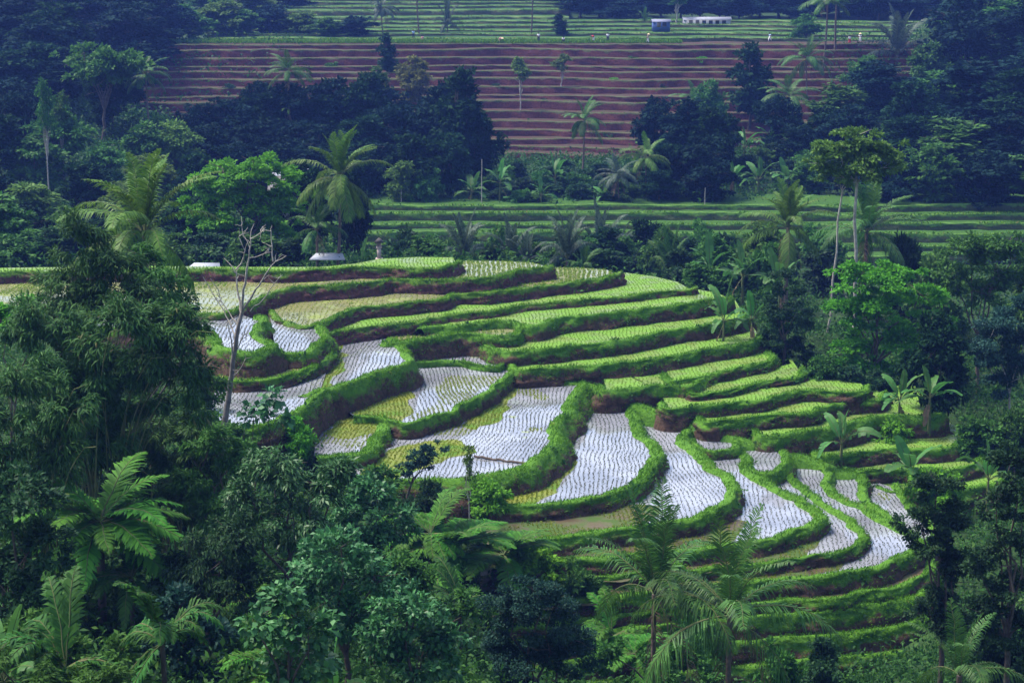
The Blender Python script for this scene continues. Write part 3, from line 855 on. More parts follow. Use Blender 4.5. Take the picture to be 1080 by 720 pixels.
def crown(mb, blobs, L0, style, dens=1.0, nmax=26000, seed=0, gap=0.0):
    """leaves gathered in uneven clumps round each blob (centre, radii)"""
    rng = np.random.default_rng(seed)
    fl, wr, droop, ss = STYLE[style]
    tot = sum(4 * PI * ((r[0] * r[1] + r[0] * r[2] + r[1] * r[2]) / 3) for c, r in blobs)
    nmax = int(nmax * 1.35)
    n_total = min(nmax, dens * tot * 1.25 / (L0 * L0 * wr * 0.55 + 1e-9))
    for c, r in blobs:
        c = np.asarray(c, float); r = np.asarray(r, float)
        ar = 4 * PI * ((r[0] * r[1] + r[0] * r[2] + r[1] * r[2]) / 3)
        nl = int(n_total * ar / tot)
        ns = max(6, int(15 * rng.uniform(0.8, 1.3)))
        d = unit(rng.normal(size=(ns, 3)) + [0, 0, 0.35])
        sc = c + d * r * (rng.random((ns, 1)) ** 0.45) * rng.uniform(0.75, 1.12, (ns, 1))
        sr = ss * r.mean() * rng.uniform(0.6, 1.35, ns)
        wgt = sr ** 2; wgt = wgt / wgt.sum()
        k = rng.choice(ns, nl, p=wgt)
        g = rng.normal(size=(nl, 3)); g = unit(g) * (rng.random((nl, 1)) ** 0.4)
        P = sc[k] + g * sr[k][:, None] * [1, 1, fl] * (np.array([1, 1, 1.0]) if style != 'bamboo' else np.array([1, 1, 1.5]))
        if style in ('feather', 'flat'):
            P[:, 2] -= 0.35 * (np.linalg.norm((P - sc[k])[:, :2], axis=1) ** 2) / (sr[k] + 1e-6)
        o = unit(P - c)
        A = o * 0.7 + rng.normal(size=(nl, 3)) * 0.55
        A[:, 2] -= droop
        Nn = rng.normal(size=(nl, 3)) * 0.45 + o * 0.35; Nn[:, 2] += 0.8
        st = rng.random(ns)
        tint = np.clip(rng.random(nl) * 0.62 + st[k] * 0.38, 0, 1)
        Ln = L0 * rng.uniform(0.65, 1.3, nl)
        leafquads(mb, P, A, Nn, Ln, Ln * wr * rng.uniform(0.8, 1.2, nl), tint)


def wobble(a, b, n, amp, rng):
    t = np.linspace(0, 1, n)[:, None]
    P = np.asarray(a) * (1 - t) + np.asarray(b) * t
    w = rng.normal(size=(n, 3)) * amp; w[0] = 0; w[-1] = 0
    return P + w


def limbs(mb, base, blobs, r0, fork=0.5, seed=0, n=7):
    rng = np.random.default_rng(seed)
    cs = np.array([b[0] for b in blobs], float)
    m = cs.mean(0); base = np.asarray(base, float)
    f = base + (m - base) * fork
    H = np.linalg.norm(f - base)
    tube(mb, wobble(base - [0, 0, 0.6], f, 6, H * 0.015, rng), np.linspace(r0 * 1.15, r0 * 0.75, 6), n)
    for c, r in blobs:
        e = np.asarray(c, float) + [0, 0, 0.3 * r[2]]
        P = wobble(f, e, 5, np.linalg.norm(e - f) * 0.05, rng)
        tube(mb, P, np.linspace(r0 * 0.55, r0 * 0.14, 5), 5)
        for _ in range(3):
            q = P[rng.integers(2, 5)]
            d = unit(rng.normal(size=3) + [0, 0, 0.2]) * np.asarray(r) * 0.85
            tube(mb, wobble(q, q + d, 4, 0.05 * np.linalg.norm(d), rng), np.linspace(r0 * 0.2, r0 * 0.05, 4), 4)


def blob_tree(name, label, cat, Y, blobs, base, leaf, style, L0, bark=None, r0=0.15, dens=1.0, fork=0.5, seed=1, group=None, nmax=26000, crown_name='crown', depth=0.85, trunk_pts=None):
    """a tree with its own crown, given by blobs as (x, y, rx, ry) seen at distance Y and a foot point"""
    s = mpp(Y)
    rng = np.random.default_rng(seed + 1000)
    B = []
    for b in blobs:
        dY = b[4] if len(b) > 4 else rng.uniform(-0.4, 0.4) * b[2] * s
        p = at(b[0], b[1], Y + dY)
        B.append((p, (b[2] * s, b[2] * s * depth, b[3] * s)))
    bp = at(base[0], base[1], base[2] if len(base) > 2 else Y)
    zg = float(ground_z(bp[0], bp[1])[0])
    if abs(zg - bp[2]) > 3:
        print('BLOB', label[:40], round(bp[2] - zg, 2))
    bp[2] = zg if abs(zg - bp[2]) < 4 else min(bp[2], zg) if zg < bp[2] else bp[2]
    root = thing(name, label, cat, bp, 0, group)
    Bl = [(np.asarray(c) - bp, r) for c, r in B]
    mb = MB(); crown(mb, Bl, L0, style, dens, nmax, seed)
    link(crown_name, mb.mesh(crown_name, LM[leaf]), root)
    mb = MB()
    if style == 'bamboo':
        rb = np.random.default_rng(seed + 5)
        for c, r in Bl:
            for _ in range(4):
                a = rb.normal(size=3) * [0.7, 0.7, 0]
                e = np.asarray(c) + rb.normal(size=3) * np.asarray(r) * 0.5
                m_ = a * 0.5 + np.array([e[0] * 0.35, e[1] * 0.35, e[2] * 0.72])
                P = resample(chaikin(np.array([a - [0, 0, 0.6], m_, e, e + (e - a) * [0.18, 0.18, -0.02]]), 3), 0.8)
                tube(mb, P, np.linspace(0.055, 0.015, len(P)), 5)
        link('culms', mb.mesh('culms', STEM_G, True), root)
        return root
    if trunk_pts is None:
        limbs(mb, (0, 0, 0), Bl, r0, fork, seed)
    else:
        T = np.array([at(x, y, Y) for x, y in trunk_pts]) - bp
        tube(mb, resample(chaikin(T, 2), 0.6), np.linspace(r0 * 1.1, r0 * 0.5, len(resample(chaikin(T, 2), 0.6))), 7)
        limbs(mb, T[-1], Bl, r0 * 0.5, 0.3, seed)
    link('trunk', mb.mesh('trunk', bark or BARK, True), root)
    return root


# ---- prototypes for copying: lists of (part name, mesh, location, rotation, scale), with nominal height and width
def proto_tree(H, W, nb, leaf, style, L0, seed, base=0.3, bark=None, r0=0.16, dens=1.0, nmax=5000, shape='round'):
    rng = np.random.default_rng(seed)
    B = []
    for k in range(nb):
        t = (k + 0.5) / nb
        z = H * (base + (0.93 - base) * t)
        if shape == 'round':
            w = math.sin(PI * (0.18 + 0.72 * t)) ** 0.7
        elif shape == 'cone':
            w = 1.08 - 0.8 * t
        elif shape == 'flat':
            w = 0.5 + 0.6 * t; z = H * (0.66 + 0.24 * t)
        else:
            w = 0.7
        a = rng.uniform(0, 2 * PI) + k * 2.4
        rr = W * 0.5 * w
        off = rr * rng.uniform(0.25, 0.6) if nb > 2 else 0
        r = rr * rng.uniform(0.5, 0.7)
        rz = min(r, H * 0.2) * (0.55 if shape == 'flat' else 0.8)
        B.append(((math.cos(a) * off, math.sin(a) * off, min(z, H - rz * 0.9)), (r, r, rz)))
    if shape != 'flat':
        B.append(((0, 0, H * (base + 0.97) / 2), (W * 0.3, W * 0.3, H * (0.97 - base) * 0.42)))
    mb = MB(); crown(mb, B, L0, style, dens, nmax, seed)
    c = mb.mesh('crown', LM[leaf])
    mb = MB(); limbs(mb, (0, 0, 0), B, r0, 0.45, seed, 6)
    t = mb.mesh('trunk', bark or BARK, True)
    z = (0, 0, 0)
    return dict(parts=[('crown', c, z, z, (1, 1, 1)), ('trunk', t, z, z, (1, 1, 1))], H=H, W=W)


def frond_mesh(name, L, e0, bend, nl, ll, lw, droop, leaf, seed, flat=0.35, taper=0.6, start=0.14, rach=0.03, broken=0.0):
    rng = np.random.default_rng(seed)
    n = 14
    s = np.linspace(0, 1, n)
    e = np.radians(e0) - np.radians(bend) * s ** 1.25
    dx = np.cos(e) * L / (n - 1); dz = np.sin(e) * L / (n - 1)
    X = np.concatenate([[0], np.cumsum(dx[:-1])]); Z = np.concatenate([[0], np.cumsum(dz[:-1])])
    Yv = np.cumsum(rng.normal(size=n)) * 0.008 * L
    Yv -= Yv[0]
    P = np.stack([X, Yv, Z], 1)
    mb = MB()
    tube(mb, P, np.linspace(rach, rach * 0.25, n), 4, 0.8, 1)
    t = np.linspace(start, 0.995, nl); t = np.concatenate([t, t + 0.4 / nl]); t = np.clip(t, 0, 1)
    sd = np.concatenate([np.ones(nl), -np.ones(nl)])
    keep = rng.random(len(t)) > broken
    t, sd = t[keep], sd[keep]
    p = np.stack([np.interp(t, s, P[:, k]) for k in range(3)], 1)
    ee = np.interp(t, s, e)
    T = np.stack([np.cos(ee), 0 * ee, np.sin(ee)], 1)
    U = np.stack([-np.sin(ee), 0 * ee, np.cos(ee)], 1)
    Sd = np.stack([0 * ee, sd, 0 * ee], 1)
    ln = ll * (np.sin(PI * np.clip(0.12 + 0.86 * t, 0, 1)) ** taper) * rng.uniform(0.82, 1.1, len(t))
    D = unit(Sd * 0.85 + T * (0.45 + 0.25 * t[:, None]) + U * flat + rng.normal(size=(len(t), 3)) * 0.09)
    w = lw * rng.uniform(0.8, 1.2, len(t))
    Wv = unit(np.cross(D, np.cross(T, Sd) * sd[:, None] + 0.3 * U))
    a = p; b = p + D * (ln * 0.5)[:, None]; b[:, 2] -= ln * 0.10 * droop
    c = p + D * (ln * 0.88)[:, None]; c[:, 2] -= ln * 0.55 * droop
    h = Wv * (w / 2)[:, None]
    V = np.stack([a - h * 0.5, a + h * 0.5, b + h, b - h, c], 1).reshape(-1, 3)
    i = np.arange(len(t))[:, None] * 5
    tint = np.repeat(rng.random(len(t)), 5)
    mb.add(V, i + np.array([[0, 1, 2, 3]]), tint, 0)
    mb.add(V, i + np.array([[3, 2, 4]]), tint, 0)
    return mb.mesh(name, [LM[leaf], STEM_G])


def palm_set(leaf, seed, L=4.6, lw=0.055, nl=46):
    F = []
    for k, (e, b) in enumerate([(82, 30), (64, 62), (46, 82), (26, 92), (4, 78), (-22, 60)]):
        F.append(frond_mesh('frond', L * (0.9 if k == 0 else 1), e, b, nl, 0.95, lw, 0.5 + 0.25 * k, leaf, seed + k, flat=0.4 - 0.1 * k))
    return F


PALM_F = {k: palm_set(k, 40 + 9 * i, lw=0.08 if k != 'palm_grey' else 0.095) for i, k in enumerate(['palm', 'palm_lit', 'palm_grey'])}
PALM_F['palm_ragged'] = [frond_mesh('frond', 4.6 * (0.9 if k == 0 else 1), e, b, 52, 0.95, 0.055, 0.55 + 0.28 * k, 'palm', 140 + k, flat=0.4 - 0.1 * k, broken=0.06 + 0.04 * k) for k, (e, b) in enumerate([(84, 26), (66, 58), (48, 84), (28, 98), (4, 84), (-22, 64)])]
DRY_F = [frond_mesh('dry_frond', 4.0, -45, 40, 30, 0.8, 0.05, 1.2, 'dry', 91, broken=0.3), frond_mesh('dry_frond', 3.6, -62, 20, 26, 0.7, 0.05, 1.2, 'dry', 92, broken=0.35)]


def proto_palm(H, leaf, seed, nf=17, mix=(1, 3, 4, 4, 4, 2), lean=0.06, dry=2, r=0.13, fs=1.0, young=False):
    rng = np.random.default_rng(seed)
    parts = []
    top = np.array([lean * H, lean * 0.4 * H, H])
    z = (0, 0, 0)
    mb = MB()
    t = np.linspace(0, 1, 14)[:, None]
    P = np.array([0, 0, -0.6]) * (1 - t) + top * t
    P[:, 0] += np.sin(t[:, 0] * PI) * lean * H * 0.35
    rad = r * (1.0 + 0.7 * np.exp(-t[:, 0] * 9)) * (1 - 0.25 * t[:, 0])
    rad = rad * (1 + 0.05 * np.sin(np.arange(14) * 2.1))
    tube(mb, P, rad, 8)
    parts.append(('trunk', mb.mesh('trunk', BARK_PALM, True), z, z, (1, 1, 1)))
    idx = [i for i, c in enumerate(mix) for _ in range(c)]
    rng.shuffle(idx)
    for k, i in enumerate(idx[:nf]):
        az = k * 2.399 + rng.uniform(-0.3, 0.3)
        sc = fs * rng.uniform(0.85, 1.12)
        parts.append(('frond', PALM_F[leaf][i], tuple(top), (rng.uniform(-0.15, 0.15), 0, az), (sc, sc, sc)))
    for k in range(dry):
        parts.append(('dry_frond', DRY_F[k % 2], tuple(top - [0, 0, 0.15]), (0, 0, rng.uniform(0, 2 * PI)), (fs, fs, fs)))
    return dict(parts=parts, H=H + 2.6 * fs, W=7.0 * fs, top=H)


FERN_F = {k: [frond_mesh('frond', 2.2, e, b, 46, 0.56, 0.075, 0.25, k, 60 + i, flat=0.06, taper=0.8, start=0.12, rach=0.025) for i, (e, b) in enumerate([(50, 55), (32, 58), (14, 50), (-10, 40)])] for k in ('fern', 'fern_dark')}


def proto_fern(H, leaf, seed, nf=18, r=0.09):
    rng = np.random.default_rng(seed)
    z = (0, 0, 0); parts = []
    mb = MB(); tube(mb, wobble((0, 0, -0.5), (0.1, 0, H), 6, 0.02, rng), np.linspace(r * 1.3, r, 6), 7)
    parts.append(('trunk', mb.mesh('trunk', BARK, True), z, z, (1, 1, 1)))
    for k in range(nf):
        i = [0, 1, 2, 1, 2, 3, 1, 2][k % 8] if nf < 25 else [0, 1, 2, 3, 1, 2, 3, 2, 3][k % 9]
        sc = rng.uniform(0.8, 1.15)
        parts.append(('frond', FERN_F[leaf][i], (0.1, 0, H), (rng.uniform(-0.15, 0.15), 0, k * 2.399 + rng.uniform(-0.25, 0.25)), (sc, sc, sc)))
    return dict(parts=parts, H=H + 0.9, W=4.2)


def banana_leaf(L, W, e0, bend, seed, leaf='banana', torn=0.25):
    rng = np.random.default_rng(seed)
    n = 26
    s = np.linspace(0, 1, n)
    e = np.radians(e0) - np.radians(bend) * s ** 1.4
    X = np.concatenate([[0], np.cumsum(np.cos(e[:-1]) * L / (n - 1))]); Z = np.concatenate([[0], np.cumsum(np.sin(e[:-1]) * L / (n - 1))])
    P = np.stack([X, 0 * X, Z], 1)
    mb = MB(); tube(mb, P, np.linspace(0.035, 0.008, n), 4, 0.9, 1)
    U = np.stack([-np.sin(e), 0 * e, np.cos(e)], 1)
    hw = W / 2 * np.clip(np.sin(PI * np.clip((s - 0.16) / 0.86, 0, 1)), 0, 1) ** 0.45
    for sd in (1, -1):
        a = 0
        i = 0
        while i < n - 1:
            g = int(rng.integers(2, 6)) if torn else 30
            j = min(n - 1, i + g)
            fold = rng.uniform(0.05, 0.25) - (rng.uniform(0, 0.9) if rng.random() < torn else 0)
            k = np.arange(i, j + 1)
            In = P[k]
            w = hw[k][:, None]
            shr = np.ones((len(k), 1))
            if torn and j < n - 1:
                shr[-1] = 0.93
            Ou = In + (np.array([0, sd, 0]) * math.cos(fold) + U[k] * math.sin(fold)) * w * shr
            Mi = In + (np.array([0, sd, 0]) * math.cos(fold * 0.5 + .12) + U[k] * math.sin(fold * 0.5 + .12)) * w * 0.55
            V = np.stack([In, Mi, Ou], 1).reshape(-1, 3)
            m = len(k)
            F = []
            for q in range(m - 1):
                F += [(q * 3, q * 3 + 1, q * 3 + 4, q * 3 + 3), (q * 3 + 1, q * 3 + 2, q * 3 + 5, q * 3 + 4)]
            mb.add(V, F, np.full(len(V), rng.random() * 0.7 + 0.15), 0)
            i = j
    return mb.mesh('leaf', [LM[leaf], STEM_G])


BAN_L = [banana_leaf(2.3, 0.62, 84, 18, 1), banana_leaf(2.5, 0.62, 66, 60, 2), banana_leaf(2.5, 0.66, 48, 85, 3, torn=0.5), banana_leaf(2.3, 0.6, 22, 80, 4, torn=0.6), banana_leaf(1.9, 0.4, -55, 30, 5, 'dry', 0.7)]


def proto_banana(H, seed, nf=7, dry=1, r=0.12, idx=(0, 1, 1, 2, 2, 3, 3, 2)):
    rng = np.random.default_rng(seed)
    z = (0, 0, 0)
    mb = MB(); tube(mb, wobble((0, 0, -0.4), (0.05, 0, H), 6, 0.01, rng), np.linspace(r * 1.2, r * 0.55, 6), 8)
    parts = [('stem', mb.mesh('stem', STEM_G, True), z, z, (1, 1, 1))]
    for k in range(nf):
        sc = rng.uniform(0.8, 1.1)
        parts.append(('leaf', BAN_L[idx[k % len(idx)]], (0.05, 0, H), (rng.uniform(-0.3, 0.3), 0, k * 2.1 + rng.uniform(-0.4, 0.4)), (sc, sc, sc)))
    for k in range(dry):
        parts.append(('dry_leaf', BAN_L[4], (0.05, 0, H - 0.1), (0, 0, rng.uniform(0, 6.28)), (1, 1, 1)))
    return dict(parts=parts, H=H + 1.9, W=3.6)


PR = {}
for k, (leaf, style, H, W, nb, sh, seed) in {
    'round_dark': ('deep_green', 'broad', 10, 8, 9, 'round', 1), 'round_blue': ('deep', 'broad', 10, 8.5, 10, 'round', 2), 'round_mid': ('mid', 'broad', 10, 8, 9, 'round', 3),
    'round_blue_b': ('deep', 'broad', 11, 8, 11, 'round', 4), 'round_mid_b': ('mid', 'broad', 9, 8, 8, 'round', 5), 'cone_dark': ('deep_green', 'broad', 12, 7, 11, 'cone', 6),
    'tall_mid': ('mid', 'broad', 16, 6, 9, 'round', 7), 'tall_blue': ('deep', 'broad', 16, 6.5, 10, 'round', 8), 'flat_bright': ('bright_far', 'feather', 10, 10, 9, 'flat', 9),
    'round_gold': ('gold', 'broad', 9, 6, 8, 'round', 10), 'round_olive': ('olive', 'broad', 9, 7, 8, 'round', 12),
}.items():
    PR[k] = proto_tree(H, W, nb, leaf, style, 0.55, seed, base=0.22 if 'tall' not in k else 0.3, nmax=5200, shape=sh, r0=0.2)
PR['sparse'] = proto_tree(15, 5, 6, 'mid', 'broad', 0.45, 21, base=0.55, bark=BARK_PALE, r0=0.16, nmax=1500, dens=0.5)
PR['tuft'] = proto_tree(11, 3.2, 4, 'olive', 'broad', 0.4, 22, base=0.6, bark=BARK_PALE, r0=0.11, nmax=1500)
PR['shrub'] = proto_tree(2.2, 3.0, 7, 'mid', 'broad', 0.22, 23, base=0.12, nmax=4200, r0=0.06)
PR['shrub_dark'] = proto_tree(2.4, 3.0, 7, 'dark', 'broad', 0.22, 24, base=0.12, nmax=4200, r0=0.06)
PR['shrub_bright'] = proto_tree(2.0, 3.0, 7, 'bright', 'broad', 0.2, 25, base=0.12, nmax=4200, r0=0.06)
PR['palm'] = proto_palm(9, 'palm', 31)
PR['palm_b'] = proto_palm(7, 'palm', 32, lean=-0.08, mix=(1, 4, 4, 4, 3, 2))
PR['palm_lit'] = proto_palm(7, 'palm_lit', 33, lean=0.05)
PR['palm_grey'] = proto_palm(7, 'palm_grey', 34, lean=0.08)
PR['palm_thin'] = proto_palm(13, 'palm', 35, lean=0.03, fs=0.75, r=0.11, dry=1)
PR['young_palm'] = proto_palm(1.0, 'palm_grey', 36, nf=15, mix=(4, 6, 4, 2, 0, 0), dry=1, r=0.2, fs=0.95, lean=0.0)
PR['young_palm_b'] = proto_palm(1.2, 'palm', 37, nf=15, mix=(4, 6, 4, 2, 0, 0), dry=0, r=0.2, fs=1.0, lean=0.0)
for k_ in ('young_palm', 'young_palm_b'):
    PR[k_]['H'] = 4.5
PR['areca'] = proto_palm(11, 'palm_lit', 38, nf=10, mix=(1, 3, 3, 3, 1, 0), fs=0.5, r=0.07, dry=0, lean=0.02)
PR['fern'] = proto_fern(2.2, 'fern', 41)
PR['fern_big'] = proto_fern(2.4, 'fern', 47, nf=30)
PR['fern_b'] = proto_fern(1.6, 'fern', 42, nf=16)
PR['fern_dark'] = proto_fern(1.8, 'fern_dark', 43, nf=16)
PR['banana'] = proto_banana(2.4, 51)
PR['banana_b'] = proto_banana(1.8, 52, nf=8)
PR['banana_young'] = proto_banana(1.2, 53, nf=5, dry=0, idx=(0, 1, 3, 2, 1))
PR['banana_shoot'] = proto_banana(0.5, 54, nf=1, dry=0, idx=(0,))


def put(kind, name, label, cat, x, ytop, ybase, w, Y, group=None, rot=None, seedrot=[3], fix=False):
    """stand a copy of a prototype on the ground so that it reaches from ybase to ytop at distance Y"""
    p = PR[kind]
    b = at(x, ybase, Y)
    zt = at(x, ytop, Y)[2]
    zg = float(ground_z(b[0], b[1])[0])
    if fix:
        zg = b[2] - 0.25
    if abs(zg - b[2]) > 1.2:
        ys = np.linspace(Y * 0.82, Y * 1.25, 90)
        pts = np.array([at(x, ybase, q) for q in ys])
        df = pts[:, 2] - ground_z(pts[:, 0], pts[:, 1])
        cr = np.nonzero(df[:-1] * df[1:] <= 0)[0]
        if len(cr):
            Y = float(ys[cr[np.argmin(np.abs(ys[cr] - Y))]])
            b = at(x, ybase, Y)
            zt = at(x, ytop, Y)[2]
        zg = float(ground_z(b[0], b[1])[0])
    if abs(zg - b[2]) > 2.0:
        print('PUT', kind, x, ybase, Y, round(b[2] - zg, 2))
    b[2] = min(zg, b[2] + 2.0)
    seedrot[0] = (seedrot[0] * 16807) % 2147483647
    r = rot if rot is not None else seedrot[0] / 2147483647 * 2 * PI
    sz = (zt - b[2]) / p['H']
    sx = w * mpp(Y) / p['W'] if w else sz
    return dup(p['parts'], name, label, cat, b, r, (sx, sx, sz), group)


def palm_at(name, label, x, yc, Y, leaf, mix, nf, fs, lean=0.04, r=0.13, dry=2, seed=1, x_base=None):
    """a coconut palm whose fronds spring from the point seen at x, yc"""
    top = at(x, yc, Y)
    bx = top[0] - lean * 6
    zg = float(ground_z(bx, Y)[0])
    H = max(0.8, top[2] - zg)
    p = proto_palm(H, leaf, seed, nf, mix, lean * 6 / H, dry, r, fs)
    return dup(p['parts'], name, label, 'palm', (bx, Y, zg), 0.0, (1, 1, 1))
# ---------------------------------------------------------------- far side of the valley
def many(kind, name, cat, label, group, rows):
    for i, (x, yt, yb, w, Y) in enumerate(rows):
        k = kind[i % len(kind)] if isinstance(kind, (list, tuple)) else kind
        put(k, name, label, cat, x, yt, yb, w * 1.35, Y, group)


BT = 'broadleaf_tree'
# dense woods: trees nobody could tell apart
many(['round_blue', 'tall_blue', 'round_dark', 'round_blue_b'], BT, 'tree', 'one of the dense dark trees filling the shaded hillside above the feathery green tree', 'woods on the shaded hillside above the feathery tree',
     [(-20, 5, 75, 70, 350), (18, -5, 70, 72, 352), (58, 2, 78, 70, 345), (96, -6, 60, 66, 365), (132, 0, 66, 62, 360), (160, 14, 72, 56, 350), (30, 45, 120, 70, 318), (-15, 55, 130, 66, 312), (75, -20, 40, 66, 400), (20, -22, 45, 70, 395), (125, -24, 40, 66, 405), (40, 20, 100, 66, 330), (0, 80, 150, 62, 300), (140, 40, 118, 50, 322), (120, 70, 150, 50, 300), (170, -6, 50, 50, 385), (-30, 95, 165, 60, 290), (66, 60, 130, 56, 312)])
many(['round_dark', 'round_mid_b', 'round_blue', 'round_olive'], BT, 'tree', 'one of the murky trees on the slope below the pale slender trunks', 'woods below the pale slender trunks',
     [(-10, 120, 205, 66, 270), (30, 140, 215, 60, 258), (-5, 175, 250, 62, 232), (40, 190, 262, 56, 222), (95, 170, 240, 58, 240), (75, 215, 275, 52, 205), (15, 215, 280, 60, 198), (130, 190, 255, 56, 228), (190, 195, 262, 55, 222), (60, 110, 190, 54, 285), (25, 95, 180, 56, 292), (165, 160, 225, 50, 245), (215, 160, 232, 48, 240), (110, 150, 215, 52, 262), (265, 168, 235, 46, 235), (150, 225, 283, 52, 196), (100, 232, 284, 50, 192), (230, 215, 275, 48, 205)])
many(['round_blue', 'round_blue_b', 'round_dark'], BT, 'tree', 'one of the blue-green trees massed in front of the brown terraced slope', 'tree mass in front of the brown slope',
     [(210, 108, 165, 46, 300), (245, 102, 162, 48, 302), (276, 96, 160, 46, 304), (225, 130, 185, 50, 285), (268, 126, 185, 50, 285), (335, 98, 168, 50, 300), (365, 92, 165, 48, 302), (345, 128, 195, 52, 282), (382, 120, 195, 52, 280), (420, 108, 190, 50, 284), (455, 100, 185, 52, 288), (440, 140, 208, 50, 270), (400, 150, 210, 48, 268), (330, 155, 205, 46, 270), (475, 140, 205, 44, 272), (310, 125, 180, 44, 290), (290, 150, 210, 46, 266), (375, 158, 214, 44, 264), (250, 150, 205, 46, 268), (405, 88, 170, 44, 298), (365, 160, 216, 40, 264), (300, 84, 165, 46, 304), (345, 80, 165, 48, 306), (385, 76, 165, 48, 306), (270, 84, 160, 44, 306), (465, 84, 180, 46, 296)])
many(['round_blue', 'tall_mid', 'round_blue_b', 'tall_blue', 'round_dark', 'round_mid'], BT, 'tree', 'one of the dense trees covering the slope beyond the long pale field edge', 'woods beyond the long pale field edge',
     [(1010, 8, 95, 72, 350), (1050, -5, 85, 76, 352), (1090, 0, 90, 76, 348), (1030, 60, 150, 74, 318), (1075, 70, 155, 76, 312), (985, 75, 150, 64, 322), (940, 85, 155, 58, 318), (1000, 120, 200, 74, 284), (1050, 118, 205, 76, 280), (1095, 125, 210, 76, 276), (955, 120, 195, 66, 288), (985, 150, 224, 70, 266), (1035, 158, 226, 70, 264), (1080, 160, 226, 72, 263), (940, 160, 224, 60, 267), (905, 150, 212, 54, 272), (870, 110, 180, 56, 296), (865, 150, 212, 50, 276), (1020, -20, 60, 70, 380), (1065, -30, 50, 72, 390), (1105, 30, 130, 76, 330), (720, 98, 190, 44, 290), (755, 112, 195, 44, 286), (745, 84, 165, 40, 304), (825, 100, 170, 46, 302), (880, 84, 165, 50, 310), (900, 110, 190, 54, 290), (930, 60, 140, 54, 326), (960, 84, 165, 54, 312), (975, 44, 120, 50, 335), (845, 132, 190, 40, 292)])
many(['round_blue', 'round_dark'], BT, 'tree', 'one of the dark rounded trees behind the banana plants at the woods edge', 'dark trees behind the banana plants',
     [(690, 100, 170, 40, 305), (705, 150, 212, 44, 272), (735, 140, 212, 50, 270), (725, 118, 180, 44, 294), (745, 165, 216, 44, 266), (695, 178, 215, 36, 266)])
many(['round_mid', 'round_blue', 'round_olive'], BT, 'tree', 'one of the small trees along the top edge above the pale retaining grass strip', 'small trees above the grass strip',
     [(255, 10, 42, 40, 414), (285, 4, 40, 42, 416), (315, 12, 42, 36, 412), (345, 18, 43, 34, 412), (375, 16, 43, 34, 412), (230, 0, 42, 44, 420), (200, 4, 44, 44, 414), (178, 8, 46, 40, 405), (268, -12, 20, 44, 460), (225, -14, 20, 46, 462), (310, -14, 12, 40, 480)])
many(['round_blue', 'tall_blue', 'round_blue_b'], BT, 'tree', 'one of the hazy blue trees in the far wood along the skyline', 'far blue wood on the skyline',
     [(x, -16 + (i * 7 % 5) * 4, 21, 40, 490 - (i % 3) * 8) for i, x in enumerate(range(612, 1000, 21))] + [(x, -30 + (i * 5 % 4) * 4, 12, 50, 520) for i, x in enumerate(range(600, 1010, 28))] + [(x, -40, 0, 54, 575) for x in range(340, 1000, 40)])

